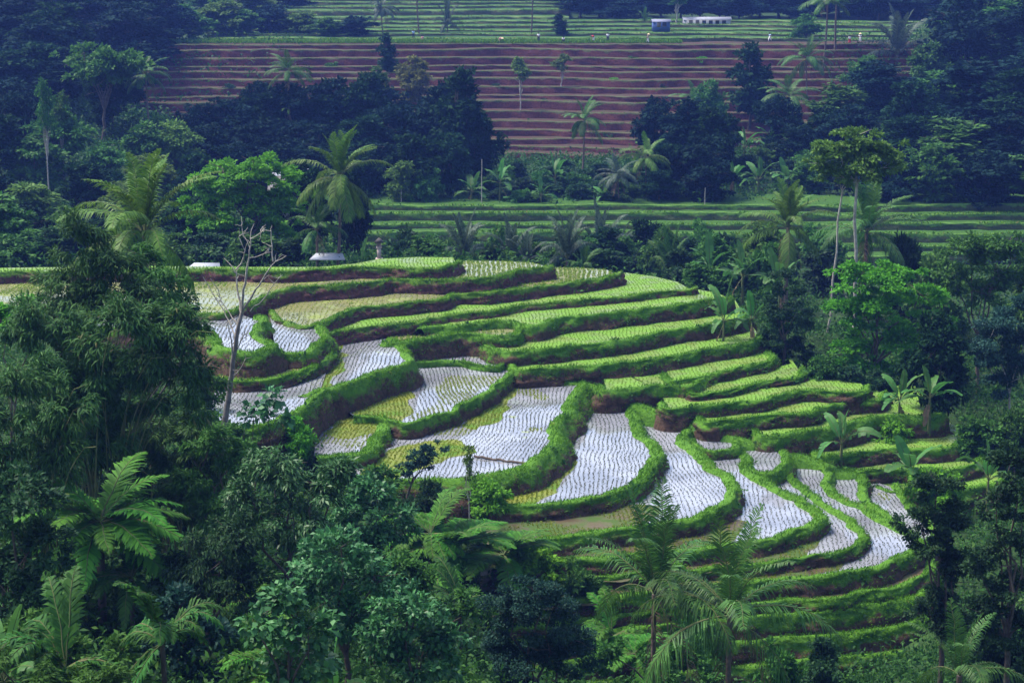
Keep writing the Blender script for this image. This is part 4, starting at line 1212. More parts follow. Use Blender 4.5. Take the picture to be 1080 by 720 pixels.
S = [  # kind, name, label, category, x, ytop, ybase, width, distance
    ('flat_bright', 'feathery_tree', 'feathery bright green tree with a pale forked trunk on the shaded hillside', 'tree', 108, 48, 150, 92, 268),
    ('sparse', 'slender_tree', 'tall pale bare-trunked slender tree beside the feathery hillside tree', 'tree', 52, 72, 212, 26, 252),
    ('sparse', 'slender_tree', 'thin crooked pale tree just right of the tallest bare-trunked slender tree', 'tree', 68, 88, 200, 22, 254),
    ('round_mid', BT, 'rounded mid green tree below the bluish palm beside the brown slope', 'tree', 150, 128, 196, 56, 256),
    ('round_olive', BT, 'olive rounded tree with yellow-tipped crown next to the brown slope foot', 'tree', 186, 126, 196, 50, 254),
    ('palm', 'coconut_palm', 'bluish coconut palm leaning over the edge of the brown slope', 'palm', 157, 62, 128, 50, 298),
    ('palm_thin', 'coconut_palm', 'coconut palm with a drooping crown rising over the dark blue tree mass', 'palm', 310, 60, 168, 46, 292),
    ('areca', 'areca_palm', 'thin pale-stemmed areca palm standing under the drooping coconut crown', 'palm', 305, 108, 168, 16, 286),
    ('sparse', 'slender_tree', 'slender tree with a curved pale trunk in front of the dark tree mass', 'tree', 398, 62, 165, 34, 288),
    ('cone_dark', BT, 'narrow creeper-covered dark tree standing against the brown slope top', 'tree', 408, 32, 85, 24, 352),
    ('round_gold', BT, 'yellowish-green tree beside the tall dark tree on the brown slope', 'tree', 436, 58, 120, 36, 300),
    ('cone_dark', BT, 'tall dark rounded tree standing clear against the brown terraces', 'tree', 486, 64, 190, 66, 286),
    ('round_dark', BT, 'dark lower tree at the foot of the tall dark tree on the brown slope', 'tree', 500, 112, 196, 42, 280),
    ('round_olive', BT, 'small pale-trunked round tree at the meadow edge', 'tree', 425, 168, 216, 34, 266),
    ('shrub', 'shrub', 'bushy shrub right of the small pale-trunked round tree', 'shrub', 452, 180, 216, 34, 266),
    ('tuft', 'slender_tree', 'slim lone tree with a tuft crown on the brown terraces, the larger of two', 'tree', 549, 56, 124, 22, 348),
    ('tuft', 'slender_tree', 'short tufted tree half sunk among the brown terraces beside the taller tufted one', 'tree', 592, 54, 103, 22, 364),
    ('palm_lit', 'coconut_palm', 'yellow-tinged coconut palm among bananas at the edge of the far meadow', 'palm', 683, 148, 214, 50, 268),
    ('palm_grey', 'coconut_palm', 'low grey coconut palm under the yellow-tinged palm', 'palm', 655, 170, 218, 44, 265),
    ('palm', 'coconut_palm', 'dusky coconut palm left of the dark rounded trees below the conical tree', 'palm', 726, 92, 150, 50, 308),
    ('cone_dark', BT, 'broad conical dark tree rising over the edge of the brown terraces', 'tree', 790, 40, 140, 56, 322),
    ('palm', 'coconut_palm', 'dim coconut palm right of the broad conical tree', 'palm', 836, 86, 152, 52, 304),
    ('palm_b', 'coconut_palm', 'coconut palm with dark fan crown below the tall twin palms', 'palm', 852, 44, 112, 46, 335),
    ('palm_thin', 'coconut_palm', 'tall coconut palm with a straight pale trunk, crown cut by the picture top', 'palm', 866, -14, 84, 52, 362),
    ('palm_thin', 'coconut_palm', 'second tall coconut palm beside the straight pale trunk, trunk slightly darker', 'palm', 881, -24, 62, 56, 388),
    ('young_palm', 'young_palm', 'large bluish palm with upswept fronds at the top of the woods', 'palm', 946, 10, 72, 74, 348),
    ('round_mid', BT, 'rounded green tree below the bluish upswept palm', 'tree', 915, 58, 130, 58, 326),
    ('round_mid_b', BT, 'bright bushy tree between the people and the tall twin palms', 'tree', 850, 14, 46, 34, 404),
    ('palm_grey', 'coconut_palm', 'blue-grey palm at the upper terraces beside the climbing dark tree', 'palm', 405, -4, 42, 34, 414),
    ('palm_thin', 'coconut_palm', 'thin-trunked palm on the upper terraces with its crown above the picture', 'palm', 443, -30, 43, 40, 410),
    ('young_palm', 'young_palm', 'squat dark palm between the two thin trunks on the upper terraces', 'palm', 472, -4, 40, 26, 412),
    ('palm_thin', 'coconut_palm', 'palm trunk standing alone near the people at the middle of the upper terraces', 'palm', 560, -30, 42, 40, 410),
    ('cone_dark', BT, 'small dark bushy tree on the upper terraces near the seated person', 'tree', 590, 13, 43, 18, 410),
    ('sparse', 'slender_tree', 'pale bare trunk beside the small blue hut', 'tree', 713, -16, 30, 26, 445),
    ('young_palm_b', 'young_palm', 'yellowish young palm leaning beside the blue hut roof', 'palm', 680, 10, 30, 14, 442),
    ('banana', 'banana_plant', 'banana plant with a hanging pale leaf beside the thin pole in the far meadow', 'banana plant', 527, 172, 217, 40, 266),
    ('banana_b', 'banana_plant', 'broad banana plant left of the thin pole in the far meadow', 'banana plant', 497, 184, 217, 40, 267),
    ('banana', 'banana_plant', 'banana plant with bright upright leaf behind the far meadow, left of the lone coconut palm', 'banana plant', 571, 190, 219, 32, 264),
    ('banana_b', 'banana_plant', 'tall banana plant directly at the foot of the lone coconut palm', 'banana plant', 586, 164, 205, 34, 272),
    ('banana', 'banana_plant', 'banana plant just right of the lone coconut palm foot', 'banana plant', 636, 196, 220, 32, 263),
    ('shrub_dark', 'shrub', 'dark bush under the lone coconut palm', 'shrub', 612, 192, 219, 34, 264),
    ('shrub', 'shrub', 'low green bush between banana plants in the far meadow', 'shrub', 550, 200, 218, 30, 265),
    ('banana', 'banana_plant', 'tall banana plant with upright leaves, highest of the banana grove by the dark woods', 'banana plant', 812, 128, 172, 40, 292),
    ('banana_b', 'banana_plant', 'banana plant at the upper left of the grove by the dark woods', 'banana plant', 785, 136, 176, 38, 290),
    ('banana', 'banana_plant', 'banana plant at the upper right of the grove, with one erect pale leaf', 'banana plant', 838, 140, 178, 32, 288),
    ('banana_b', 'banana_plant', 'banana plant low in the middle of the grove by the dark woods', 'banana plant', 800, 168, 206, 42, 275),
    ('banana', 'banana_plant', 'banana plant at the lower left of the grove by the dark woods', 'banana plant', 774, 170, 204, 36, 276),
    ('banana_b', 'banana_plant', 'banana plant at the lower right of the grove above the young coconut palm', 'banana plant', 830, 170, 208, 38, 274),
    # middle distance, just behind the hill
    ('shrub', 'shrub', 'bush on the grassy bank beside the pale tin roof, nearer the bamboo', 'shrub', 178, 250, 286, 56, 170),
    ('shrub_dark', 'shrub', 'dark bush behind the pale tin roof by the dead tree', 'shrub', 222, 246, 284, 58, 176),
    ('shrub', 'shrub', 'bush between the dead tree top and the short reddish palm', 'shrub', 268, 246, 285, 60, 174),
    ('shrub_dark', 'shrub', 'dark bush at the foot of the short reddish palm', 'shrub', 308, 250, 285, 46, 174),
    ('shrub', 'shrub', 'bush on the back rim at the picture edge, left of the bamboo top', 'shrub', 20, 246, 287, 70, 176),
    ('shrub_dark', 'shrub', 'dark bush on the back rim next to the bamboo top', 'shrub', 55, 240, 287, 60, 178),
    ('round_mid', BT, 'tree on the back rim at the picture edge', 'tree', -5, 205, 287, 80, 184),
    ('round_dark', BT, 'dark bushy tree behind the house roof and the bright feathery tree', 'tree', 320, 168, 282, 64, 205),
    ('round_dark', BT, 'dark tree filling the gap between the near palms and the feathery tree', 'tree', 205, 205, 282, 62, 195),
    ('round_blue', BT, 'dark blue-green tree behind the coconut palm by the white house', 'tree', 372, 178, 278, 46, 200),
    ('banana_shoot', 'banana_plant', 'single bright green banana leaf standing beside the white slab', 'banana plant', 380, 250, 278, None, 170),
    ('young_palm', 'young_palm', 'dark tufted palm with stiff upswept fronds behind the back rice field', 'palm', 489, 224, 282, 62, 184),
    ('shrub', 'shrub', 'green bush left of the dark tufted palm behind the back rice field', 'shrub', 450, 250, 278, 44, 180),
    ('shrub_dark', 'shrub', 'low dark bush right at the foot of the dark tufted palm', 'shrub', 515, 256, 282, 34, 181),
    ('shrub_dark', 'shrub', 'dark bush beside the shrine post behind the back rice field', 'shrub', 424, 252, 276, 26, 184),
    ('young_palm', 'young_palm', 'grey-blue palm with arching fronds right behind the second rice field', 'palm', 598, 222, 290, 60, 188),
    ('young_palm', 'young_palm', 'grey-blue palm left of the arching grey palm, half hidden by the rice edge', 'palm', 556, 246, 288, 44, 190),
    ('palm_grey', 'coconut_palm', 'grey coconut palm drooping beside the dark tree behind the rice terraces', 'palm', 652, 238, 292, 52, 186),
    ('young_palm_b', 'young_palm', 'low bright green palm arching over the rice field edge', 'palm', 616, 260, 290, 40, 180),
    ('round_dark', BT, 'dark round tree at the rim behind the rice terraces beside the grey palms', 'tree', 683, 230, 298, 44, 186),
    ('shrub_dark', 'shrub', 'dark glossy bush right of the dark round tree at the rim', 'shrub', 718, 262, 306, 50, 182),
    ('round_mid', BT, 'low spreading leafy tree between the rim bush and the banana plants', 'tree', 755, 246, 312, 56, 186),
    ('shrub', 'shrub', 'leafy bush below the low spreading tree at the rim', 'shrub', 738, 278, 316, 44, 176),
    ('shrub_dark', 'shrub', 'deep blue bush right of the palm beneath the parasol tree', 'shrub', 952, 246, 286, 46, 182),
    ('shrub', 'shrub', 'tangled bush between the upright coconut palm and the parasol trunk', 'shrub', 862, 240, 292, 56, 182),
    ('banana', 'banana_plant', 'tall banana plant with blue-green leaves behind the terrace rim', 'banana plant', 783, 262, 325, 60, 168),
    ('banana_b', 'banana_plant', 'banana plant at the right end of the second terrace step', 'banana plant', 762, 300, 372, 50, 152),
    ('banana', 'banana_plant', 'banana plant standing between the terrace step and the dark leafy tree', 'banana plant', 792, 312, 378, 46, 154),
    ('banana_b', 'banana_plant', 'dark banana plant behind the dark leafy tree by the terraces', 'banana plant', 822, 268, 330, 54, 168),
    ('banana_young', 'banana_plant', 'young banana plant standing out on the green terrace bank', 'banana plant', 886, 427, 490, 66, 132.5),
    ('banana', 'banana_plant', 'banana plant with tall erect leaves in the shade under the large feathery tree', 'banana plant', 980, 392, 452, 62, 138),
    ('banana_b', 'banana_plant', 'banana plant left of the erect-leaved one in the shade, leaves darker', 'banana plant', 948, 392, 448, 50, 139),
    ('banana_b', 'banana_plant', 'sprawling banana plant above the small dark tree near the ponds', 'banana plant', 960, 466, 524, 78, 128),
    ('banana_young', 'banana_plant', 'pale-leaved banana plant right of the sprawling one', 'banana plant', 1042, 464, 530, 62, 126),
    ('shrub_bright', 'shrub', 'bright green bush on the bank right of the young banana plant', 'shrub', 935, 440, 478, 62, 138),
    ('shrub_bright', 'shrub', 'bright mounded bush on the low bank below the sprawling banana plant', 'shrub', 985, 492, 540, 70, 126),
    ('shrub', 'shrub', 'green bush under the pale trunk at the right of the terraces', 'shrub', 1030, 440, 490, 70, 136),
    ('shrub', 'shrub', 'leafy bush below the tree with the pale trunk', 'shrub', 1072, 430, 486, 60, 136),
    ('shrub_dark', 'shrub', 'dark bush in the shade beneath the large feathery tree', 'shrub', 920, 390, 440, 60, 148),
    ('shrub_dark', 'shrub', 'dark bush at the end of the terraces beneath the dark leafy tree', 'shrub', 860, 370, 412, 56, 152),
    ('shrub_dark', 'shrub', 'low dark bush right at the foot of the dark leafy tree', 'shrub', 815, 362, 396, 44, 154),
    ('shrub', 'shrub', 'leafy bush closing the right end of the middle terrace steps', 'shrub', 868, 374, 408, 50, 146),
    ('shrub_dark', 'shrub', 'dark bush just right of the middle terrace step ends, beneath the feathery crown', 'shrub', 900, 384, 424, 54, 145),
    ('round_dark', BT, 'deep shaded tree behind the large feathery tree', 'tree', 985, 330, 450, 80, 158),
    ('shrub_bright', 'shrub', 'bright bush at the corner of the terrace end under the feathery tree', 'shrub', 898, 398, 436, 60, 146),
    ('round_mid', BT, 'tree behind the olive tree at the valley side, partly hidden', 'tree', 1085, 250, 390, 80, 165),
    ('round_mid_b', BT, 'mid green tree in the valley right behind the feathery crown', 'tree', 985, 262, 370, 66, 172),
    ('young_palm', 'young_palm', 'blue-grey palm standing between the dark tufted palm and the arching grey palm', 'young palm', 538, 232, 292, 56, 187),
    ('young_palm', 'young_palm', 'tall blue-grey palm just left of the dark round tree at the rim', 'young palm', 632, 216, 294, 58, 188),
    ('young_palm_b', 'young_palm', 'green palm poking up right of the dark round tree at the rim', 'young palm', 706, 244, 306, 50, 184),
    ('shrub', 'shrub', 'pale green bush behind the second rice field end', 'shrub', 575, 258, 292, 46, 182),
    ('shrub_dark', 'shrub', 'dark bush under the tall blue-grey palm at the rim', 'shrub', 640, 262, 300, 50, 182),
    ('shrub', 'shrub', 'bush filling the gap between dark tufted palm and blue-grey palm', 'shrub', 532, 262, 288, 44, 182),
    ('round_mid', BT, 'leafy tree behind the tall banana plant at the rim', 'tree', 800, 236, 322, 62, 186),
    ('shrub', 'shrub', 'broad bush between the rim bananas and the upright coconut palm', 'shrub', 808, 262, 318, 60, 182),
    ('banana', 'banana_plant', 'banana plant peeping over the rim bush left of the rim bananas', 'banana plant', 748, 254, 318, 56, 178),
    ('shrub_dark', 'shrub', 'dark bush left of the parasol tree foot', 'shrub', 868, 262, 310, 56, 176),
    ('round_mid_b', BT, 'green tree below the deep blue bush beyond the feathery tree top', 'tree', 968, 262, 330, 60, 178),
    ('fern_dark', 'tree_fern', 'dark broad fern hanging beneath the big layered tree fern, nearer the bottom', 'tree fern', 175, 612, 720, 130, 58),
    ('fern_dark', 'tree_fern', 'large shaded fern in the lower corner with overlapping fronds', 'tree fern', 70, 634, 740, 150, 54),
    # the near side
    ('fern_big', 'tree_fern', 'big tree fern with layered bright fronds on the dark slope', 'tree fern', 108, 508, 660, 185, 66),
    ('fern_dark', 'tree_fern', 'dark fern drooping below the big layered tree fern', 'tree fern', 140, 570, 680, 110, 66),
    ('fern', 'tree_fern', 'bright fern standing between the dark slope and the teal bush', 'tree fern', 262, 606, 700, 92, 64),
    ('fern_b', 'tree_fern', 'fern cut by the picture bottom beside the teal bush', 'tree fern', 285, 668, 760, 110, 60),
    ('fern', 'tree_fern', 'wide pale green tree fern in the middle of the fern bed below the ponds', 'tree fern', 470, 548, 640, 150, 90),
    ('fern_b', 'tree_fern', 'bright fern behind the wide fern of the fern bed', 'tree fern', 452, 530, 610, 110, 96),
    ('fern', 'tree_fern', 'bluish-green fern at the right end of the fern bed', 'tree fern', 530, 560, 640, 112, 90),
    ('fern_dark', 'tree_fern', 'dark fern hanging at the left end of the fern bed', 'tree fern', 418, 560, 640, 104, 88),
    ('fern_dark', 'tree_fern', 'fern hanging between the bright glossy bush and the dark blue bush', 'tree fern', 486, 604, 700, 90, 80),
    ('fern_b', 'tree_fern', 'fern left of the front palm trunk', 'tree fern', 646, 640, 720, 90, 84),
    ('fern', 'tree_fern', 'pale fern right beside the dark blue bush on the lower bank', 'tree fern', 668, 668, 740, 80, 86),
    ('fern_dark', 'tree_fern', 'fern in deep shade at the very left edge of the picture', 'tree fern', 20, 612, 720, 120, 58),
    ('banana_b', 'banana_plant', 'banana plant with an upright pale leaf at the bottom picture edge', 'banana plant', 350, 676, 790, 80, 60),
    ('banana_young', 'banana_plant', 'short banana plant beside the upright-leaved one at the bottom edge', 'banana plant', 412, 694, 780, 70, 62),
    ('banana_b', 'banana_plant', 'banana plant with torn bluish leaves in the lower dark corner', 'banana plant', 6, 652, 780, 110, 54),
    ('shrub_dark', 'shrub', 'dark shrub on the bottom step below the lowest terraces', 'shrub', 868, 672, 730, 60, 92),
    ('shrub', 'shrub', 'shrub between the arching front palm and the bottom terraces', 'shrub', 820, 678, 740, 60, 90),
    ('shrub', 'shrub', 'wild bush on the bank between the fern bed and the front palms', 'shrub', 610, 594, 650, 70, 96),
    ('shrub_bright', 'shrub', 'bright bush on the wild bank under the pond edge', 'shrub', 560, 572, 622, 80, 100),
    ('shrub', 'shrub', 'green bush on the bank left of the small dark tree among the ponds', 'shrub', 395, 490, 545, 70, 106),
    ('shrub_dark', 'shrub', 'dark bush right under the small dark tree among the ponds', 'shrub', 450, 506, 550, 60, 108),
    ('shrub_bright', 'shrub', 'fresh green bush below the thin leafy sapling at the pond', 'shrub', 510, 506, 552, 70, 106),
    ('shrub', 'shrub', 'leafy bush behind the big-leaved saplings', 'shrub', 240, 440, 500, 70, 108),
    ('shrub_bright', 'shrub', 'light green bush beside the big-leaved saplings', 'shrub', 318, 440, 490, 50, 108),
    ('shrub', 'shrub', 'bush at the foot of the dead tree', 'shrub', 215, 396, 460, 60, 112),
    ('shrub_dark', 'shrub', 'dark bush under the grey-green whorled tree', 'shrub', 380, 520, 590, 80, 98),
    ('shrub', 'shrub', 'bush on the slope between the front palm and the lower terraces', 'shrub', 735, 640, 700, 70, 95),
    ('shrub_bright', 'shrub', 'bright green low bush behind the arching front palm', 'shrub', 700, 590, 640, 60, 100),
    ('shrub_dark', 'shrub', 'dark shrub at the right edge beneath the black-green tree', 'shrub', 1050, 640, 730, 110, 82),
]
for kind, name, label, cat, x, yt, yb, w, Y in S:
    if Y > 160 and w and kind[:5] in ('round', 'cone_', 'shrub'):
        w *= 1.2
    put(kind, name, label, cat, x, yt, yb, w, Y, fix=(850 < x < 1060 and 420 < yb < 545 and Y < 147))

many(['shrub_dark', 'shrub_dark', 'shrub'], 'shrub', 'shrub', 'one of the low dark bushes along the foot of the brown slope', 'bushes along the foot of the brown slope',
     [(x, 168 + (i * 5 % 7) * 3, 186 + (i * 5 % 7) * 4, 30, 290 - (i * 5 % 7) * 3.4) for i, x in enumerate(range(505, 720, 13))] + [(x, 186 + (i * 3 % 5) * 4, 204 + (i * 3 % 5) * 3, 34, 274 - (i * 3 % 5) * 2) for i, x in enumerate(range(510, 700, 17))] + [(x, 150 + (i * 3 % 4) * 6, 172 + (i * 3 % 4) * 7, 32, 296 - (i * 3 % 4) * 4) for i, x in enumerate(range(755, 860, 15))])
many(['shrub_dark', 'shrub', 'round_dark', 'shrub'], 'shrub', 'shrub', 'one of the bushes crowding the gully between the rice hill and the green valley terraces', 'bushes in the gully behind the rice hill',
     [(x, 240 + (i * 7 % 5) * 5 - (x > 690) * 4, 292 + (x > 600) * 10 + (x > 700) * 10, 42, 196 + (i * 5 % 4) * 5) for i, x in enumerate(range(425, 830, 21))])
many(['shrub_dark', 'shrub', 'shrub_bright'], 'shrub', 'shrub', 'one of the small bushes dotted over the brown terraced slope', 'bushes dotted over the brown slope',
     [(525, 88, 98, 16, 372), (560, 126, 136, 14, 350), (650, 82, 94, 18, 378), (690, 112, 124, 16, 356), (640, 140, 150, 15, 340), (520, 150, 162, 18, 333), (240, 88, 99, 18, 372), (350, 66, 78, 18, 384), (290, 74, 84, 14, 380), (575, 104, 114, 12, 362), (668, 60, 70, 14, 388), (740, 60, 72, 18, 388), (700, 88, 98, 12, 372), (540, 68, 77, 12, 384)])
# ---------------------------------------------------------------- trees with a crown of their own
blob_tree('bamboo_clump', 'tall bamboo clump with a rounded drooping top rising above the rest', 'bamboo', 92,
          [(88, 250, 34, 34), (68, 292, 32, 36), (118, 285, 36, 34), (90, 320, 46, 36), (140, 318, 36, 32), (55, 335, 34, 32)], (95, 470), 'bamboo', 'bamboo', 0.42, r0=0.2, seed=11, nmax=21000, crown_name='foliage', dens=0.9)
blob_tree('bamboo_clump', 'broad bamboo clump overhanging the deep black hollow', 'bamboo', 84,
          [(130, 345, 52, 34), (70, 365, 48, 36), (185, 362, 42, 36), (35, 350, 40, 34), (205, 405, 28, 42), (100, 395, 52, 36), (160, 390, 44, 36), (60, 410, 50, 36), (135, 430, 50, 34), (95, 455, 50, 32)], (110, 520), 'bamboo', 'bamboo', 0.42, r0=0.22, seed=12, nmax=36000, crown_name='foliage', dens=1.2)
blob_tree('bamboo_clump', 'low bamboo clump spilling down beside the picture edge, under the broad one', 'bamboo', 76,
          [(20, 415, 48, 40), (70, 430, 44, 36), (10, 470, 46, 44), (60, 478, 40, 36), (-20, 430, 40, 50)], (40, 590), 'bamboo', 'bamboo', 0.40, r0=0.2, seed=13, nmax=20000, crown_name='foliage')
blob_tree('bamboo_clump', 'trailing bamboo clump at the right flank of the broad one, by the dead tree', 'bamboo', 88,
          [(205, 455, 30, 36), (180, 485, 40, 34), (225, 490, 26, 34), (150, 455, 40, 30), (195, 525, 34, 32)], (190, 560), 'bamboo', 'bamboo', 0.40, r0=0.16, seed=14, nmax=16000, crown_name='foliage')
blob_tree(BT, 'leafy tree with hanging oval leaves squeezed between bamboo and the first pond', 'tree', 98,
          [(165, 300, 34, 24), (185, 325, 26, 22), (150, 275, 22, 20)], (170, 440), 'mid', 'long', 0.34, r0=0.14, seed=15, nmax=5000)
blob_tree('coconut_sapling' if False else BT, 'light green tree peeping out left of the bamboo at the picture edge', 'tree', 104,
          [(10, 340, 26, 18), (-15, 330, 30, 22), (30, 322, 22, 14)], (5, 420), 'bright', 'broad', 0.26, r0=0.12, seed=16, nmax=6000)
blob_tree(BT, 'grey-green tree with whorled leaves in front of the ponds', 'tree', 76,
          [(292, 500, 40, 28), (335, 520, 38, 30), (262, 530, 32, 34), (310, 555, 44, 32), (355, 500, 24, 20)], (310, 660), 'gloss', 'long', 0.30, r0=0.16, seed=21, nmax=14000)
blob_tree(BT, 'glossy round-leaved tree below the whorled-leaf tree', 'tree', 69,
          [(360, 585, 44, 30), (395, 615, 34, 34), (335, 615, 34, 34), (372, 650, 40, 30)], (365, 740), 'gloss', 'broad', 0.24, r0=0.14, seed=22, nmax=15000)
blob_tree(BT, 'bright glossy broad-leaved bush-tree next to the dark blue bush', 'tree', 66,
          [(432, 645, 38, 30), (470, 668, 34, 32), (405, 680, 36, 32), (445, 700, 44, 30)], (440, 770), 'gloss', 'broad', 0.25, r0=0.14, seed=23, nmax=16000)
blob_tree(BT, 'dense dark blue-green bush-tree with tiny leaves at the bottom middle', 'tree', 74,
          [(545, 650, 40, 38), (585, 648, 38, 36), (530, 690, 32, 34), (605, 685, 36, 38), (565, 700, 46, 34), (560, 625, 30, 20)], (568, 760), 'blue', 'broad', 0.13, r0=0.14, seed=24, nmax=24000, dens=0.85)
blob_tree(BT, 'teal-leaved bush-tree between ferns at the lower dark slope', 'tree', 62,
          [(190, 645, 32, 28), (222, 672, 34, 28), (172, 685, 34, 30), (215, 712, 40, 26)], (200, 780), 'blue', 'broad', 0.24, r0=0.12, seed=25, nmax=12000)
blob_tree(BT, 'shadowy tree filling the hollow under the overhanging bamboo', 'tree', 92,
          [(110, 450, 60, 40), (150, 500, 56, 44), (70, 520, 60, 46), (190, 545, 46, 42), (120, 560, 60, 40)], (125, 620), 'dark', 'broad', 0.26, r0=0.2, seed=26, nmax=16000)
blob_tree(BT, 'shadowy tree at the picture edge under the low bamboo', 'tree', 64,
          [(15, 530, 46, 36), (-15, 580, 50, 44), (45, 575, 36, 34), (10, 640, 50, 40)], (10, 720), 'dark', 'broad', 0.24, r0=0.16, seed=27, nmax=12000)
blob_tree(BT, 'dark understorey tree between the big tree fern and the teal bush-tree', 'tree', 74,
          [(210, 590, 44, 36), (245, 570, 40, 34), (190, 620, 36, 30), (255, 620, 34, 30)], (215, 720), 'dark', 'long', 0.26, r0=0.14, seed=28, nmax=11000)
blob_tree(BT, 'small dark wind-bent tree standing among the ponds', 'tree', 112,
          [(455, 475, 15, 9), (440, 484, 14, 10), (428, 493, 12, 11), (447, 490, 10, 8)], (424, 522), 'blue', 'broad', 0.20, r0=0.10, seed=29, nmax=6000)
blob_tree('sapling', 'thin leafy sapling with a white-marked stem at the pond edge', 'tree', 112,
          [(495, 476, 6, 7), (494, 488, 7, 8), (496, 501, 6, 8)], (494, 532), 'olive', 'broad', 0.18, r0=0.05, bark=BARK_PALE, seed=30, nmax=900)
blob_tree('sapling', 'big-leaved sapling in front of the half-hidden pond, left of its twin', 'tree', 102,
          [(268, 428, 13, 8), (262, 440, 9, 7), (275, 436, 9, 8)], (266, 478), 'gloss', 'big', 0.42, r0=0.07, seed=31, nmax=160, dens=0.6)
blob_tree('sapling', 'big-leaved sapling with the taller crown beside its smaller twin', 'tree', 101,
          [(288, 418, 15, 10), (284, 432, 12, 9), (296, 440, 12, 10)], (287, 486), 'gloss', 'big', 0.42, r0=0.08, seed=32, nmax=220, dens=0.6)
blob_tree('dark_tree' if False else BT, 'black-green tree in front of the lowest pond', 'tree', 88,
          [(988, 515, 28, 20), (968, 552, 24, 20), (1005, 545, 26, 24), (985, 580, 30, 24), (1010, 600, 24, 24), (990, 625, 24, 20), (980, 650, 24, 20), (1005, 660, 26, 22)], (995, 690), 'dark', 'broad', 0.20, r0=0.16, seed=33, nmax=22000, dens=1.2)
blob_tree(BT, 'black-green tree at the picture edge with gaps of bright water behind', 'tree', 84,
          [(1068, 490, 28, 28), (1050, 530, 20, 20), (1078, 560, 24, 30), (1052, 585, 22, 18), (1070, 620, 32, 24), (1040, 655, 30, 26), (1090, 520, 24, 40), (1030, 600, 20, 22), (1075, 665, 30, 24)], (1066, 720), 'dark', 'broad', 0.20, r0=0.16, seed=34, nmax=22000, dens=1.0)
blob_tree('feathery_tree', 'large feathery bright green tree beside the upper terraces', 'tree', 152,
          [(905, 292, 36, 17), (945, 288, 38, 17), (895, 325, 32, 20), (935, 325, 40, 20), (970, 315, 34, 18), (990, 340, 24, 16), (915, 358, 34, 20), (955, 362, 34, 20), (925, 390, 28, 16), (892, 372, 22, 16)], (915, 440), 'bright', 'feather', 0.34, r0=0.2, seed=41, nmax=20000, fork=0.35)
blob_tree(BT, 'olive-green tree between the feathery tree and the picture edge', 'tree', 156,
          [(1020, 268, 30, 22), (1050, 285, 28, 24), (1005, 292, 24, 20), (1035, 312, 30, 22), (1065, 262, 26, 18)], (1030, 430), 'mid', 'broad', 0.36, r0=0.18, seed=42, nmax=12000)
blob_tree(BT, 'dark blue-green tree with a pale bare trunk at the valley side', 'tree', 142,
          [(1055, 345, 32, 26), (1075, 372, 28, 28), (1035, 372, 26, 24), (1060, 400, 32, 22), (1090, 335, 24, 30)], (1066, 470), 'blue', 'broad', 0.24, bark=BARK_PALE, r0=0.11, seed=43, nmax=14000)
blob_tree(BT, 'dark leafy tree standing at the right end of the middle terraces', 'tree', 152,
          [(828, 300, 20, 18), (818, 330, 22, 20), (840, 335, 18, 20), (822, 362, 24, 18), (842, 368, 16, 14)], (826, 398), 'dark', 'broad', 0.26, r0=0.14, seed=44, nmax=10000)
blob_tree('parasol_tree', 'flat-topped parasol tree with a straight pale trunk on the valley edge', 'tree', 164,
          [(905, 146, 32, 13), (880, 158, 27, 13), (930, 157, 27, 13), (905, 166, 44, 15), (870, 176, 22, 12), (938, 176, 22, 12), (904, 184, 36, 12)], (900, 335), 'olive', 'flat', 0.34, bark=BARK_PALE, r0=0.16, seed=45, nmax=14000, fork=0.86)
blob_tree('slender_tree', 'slim leaning pale trunk left of the straight parasol trunk', 'tree', 166,
          [(890, 190, 12, 7), (898, 182, 12, 7), (884, 182, 10, 6)], (872, 330), 'olive', 'flat', 0.30, bark=BARK_PALE, r0=0.10, seed=46, nmax=900, fork=0.9)
blob_tree('feathery_tree', 'spreading feathery bright green tree in front of the white house', 'tree', 188,
          [(235, 182, 32, 14), (268, 175, 30, 13), (298, 192, 26, 15), (215, 200, 22, 13), (250, 205, 34, 18), (285, 220, 30, 20), (232, 225, 30, 18), (262, 245, 32, 18), (305, 215, 18, 14), (205, 222, 22, 15), (285, 182, 24, 12), (225, 245, 26, 16), (295, 240, 24, 16)], (262, 282), 'bright', 'feather', 0.38, r0=0.2, seed=47, nmax=26000, fork=0.35)
CO = 'coconut_palm'
palm_at(CO, 'big coconut palm with golden-green upright fronds behind the bamboo', 152, 248, 106, 'palm_lit', (5, 6, 5, 3, 2, 1), 22, 1.22, 0.03, 0.16, 2, 201)
palm_at(CO, 'tall coconut palm with shaggy fronds beside the white house', 358, 188, 172, 'palm_lit', (6, 5, 3, 3, 6, 6), 28, 1.12, 0.06, 0.15, 2, 202)
palm_at(CO, 'short coconut palm with reddish trunk left of the shaggy tall palm', 334, 242, 172, 'palm', (2, 4, 4, 3, 3, 1), 17, 0.72, 0.0, 0.14, 1, 203)
palm_at(CO, 'coconut palm standing alone in front of the brown terraces', 616, 128, 284, 'palm', (2, 3, 4, 4, 3, 2), 17, 0.95, 0.06, 0.16, 1, 204)
palm_at(CO, 'coconut palm with tall upright crown left of the parasol tree', 831, 240, 178, 'palm_lit', (8, 7, 4, 2, 2, 2), 25, 1.1, 0.0, 0.2, 2, 205)
palm_at(CO, 'dark upright palm directly beneath the parasol tree crown', 914, 246, 182, 'palm', (7, 6, 4, 3, 3, 2), 24, 1.25, 0.0, 0.2, 1, 206)
palm_at(CO, 'front coconut palm with a reddish trunk and upright spear fronds', 690, 626, 82, 'palm_ragged', (6, 4, 3, 3, 3, 1), 19, 1.2, -0.02, 0.14, 2, 207)
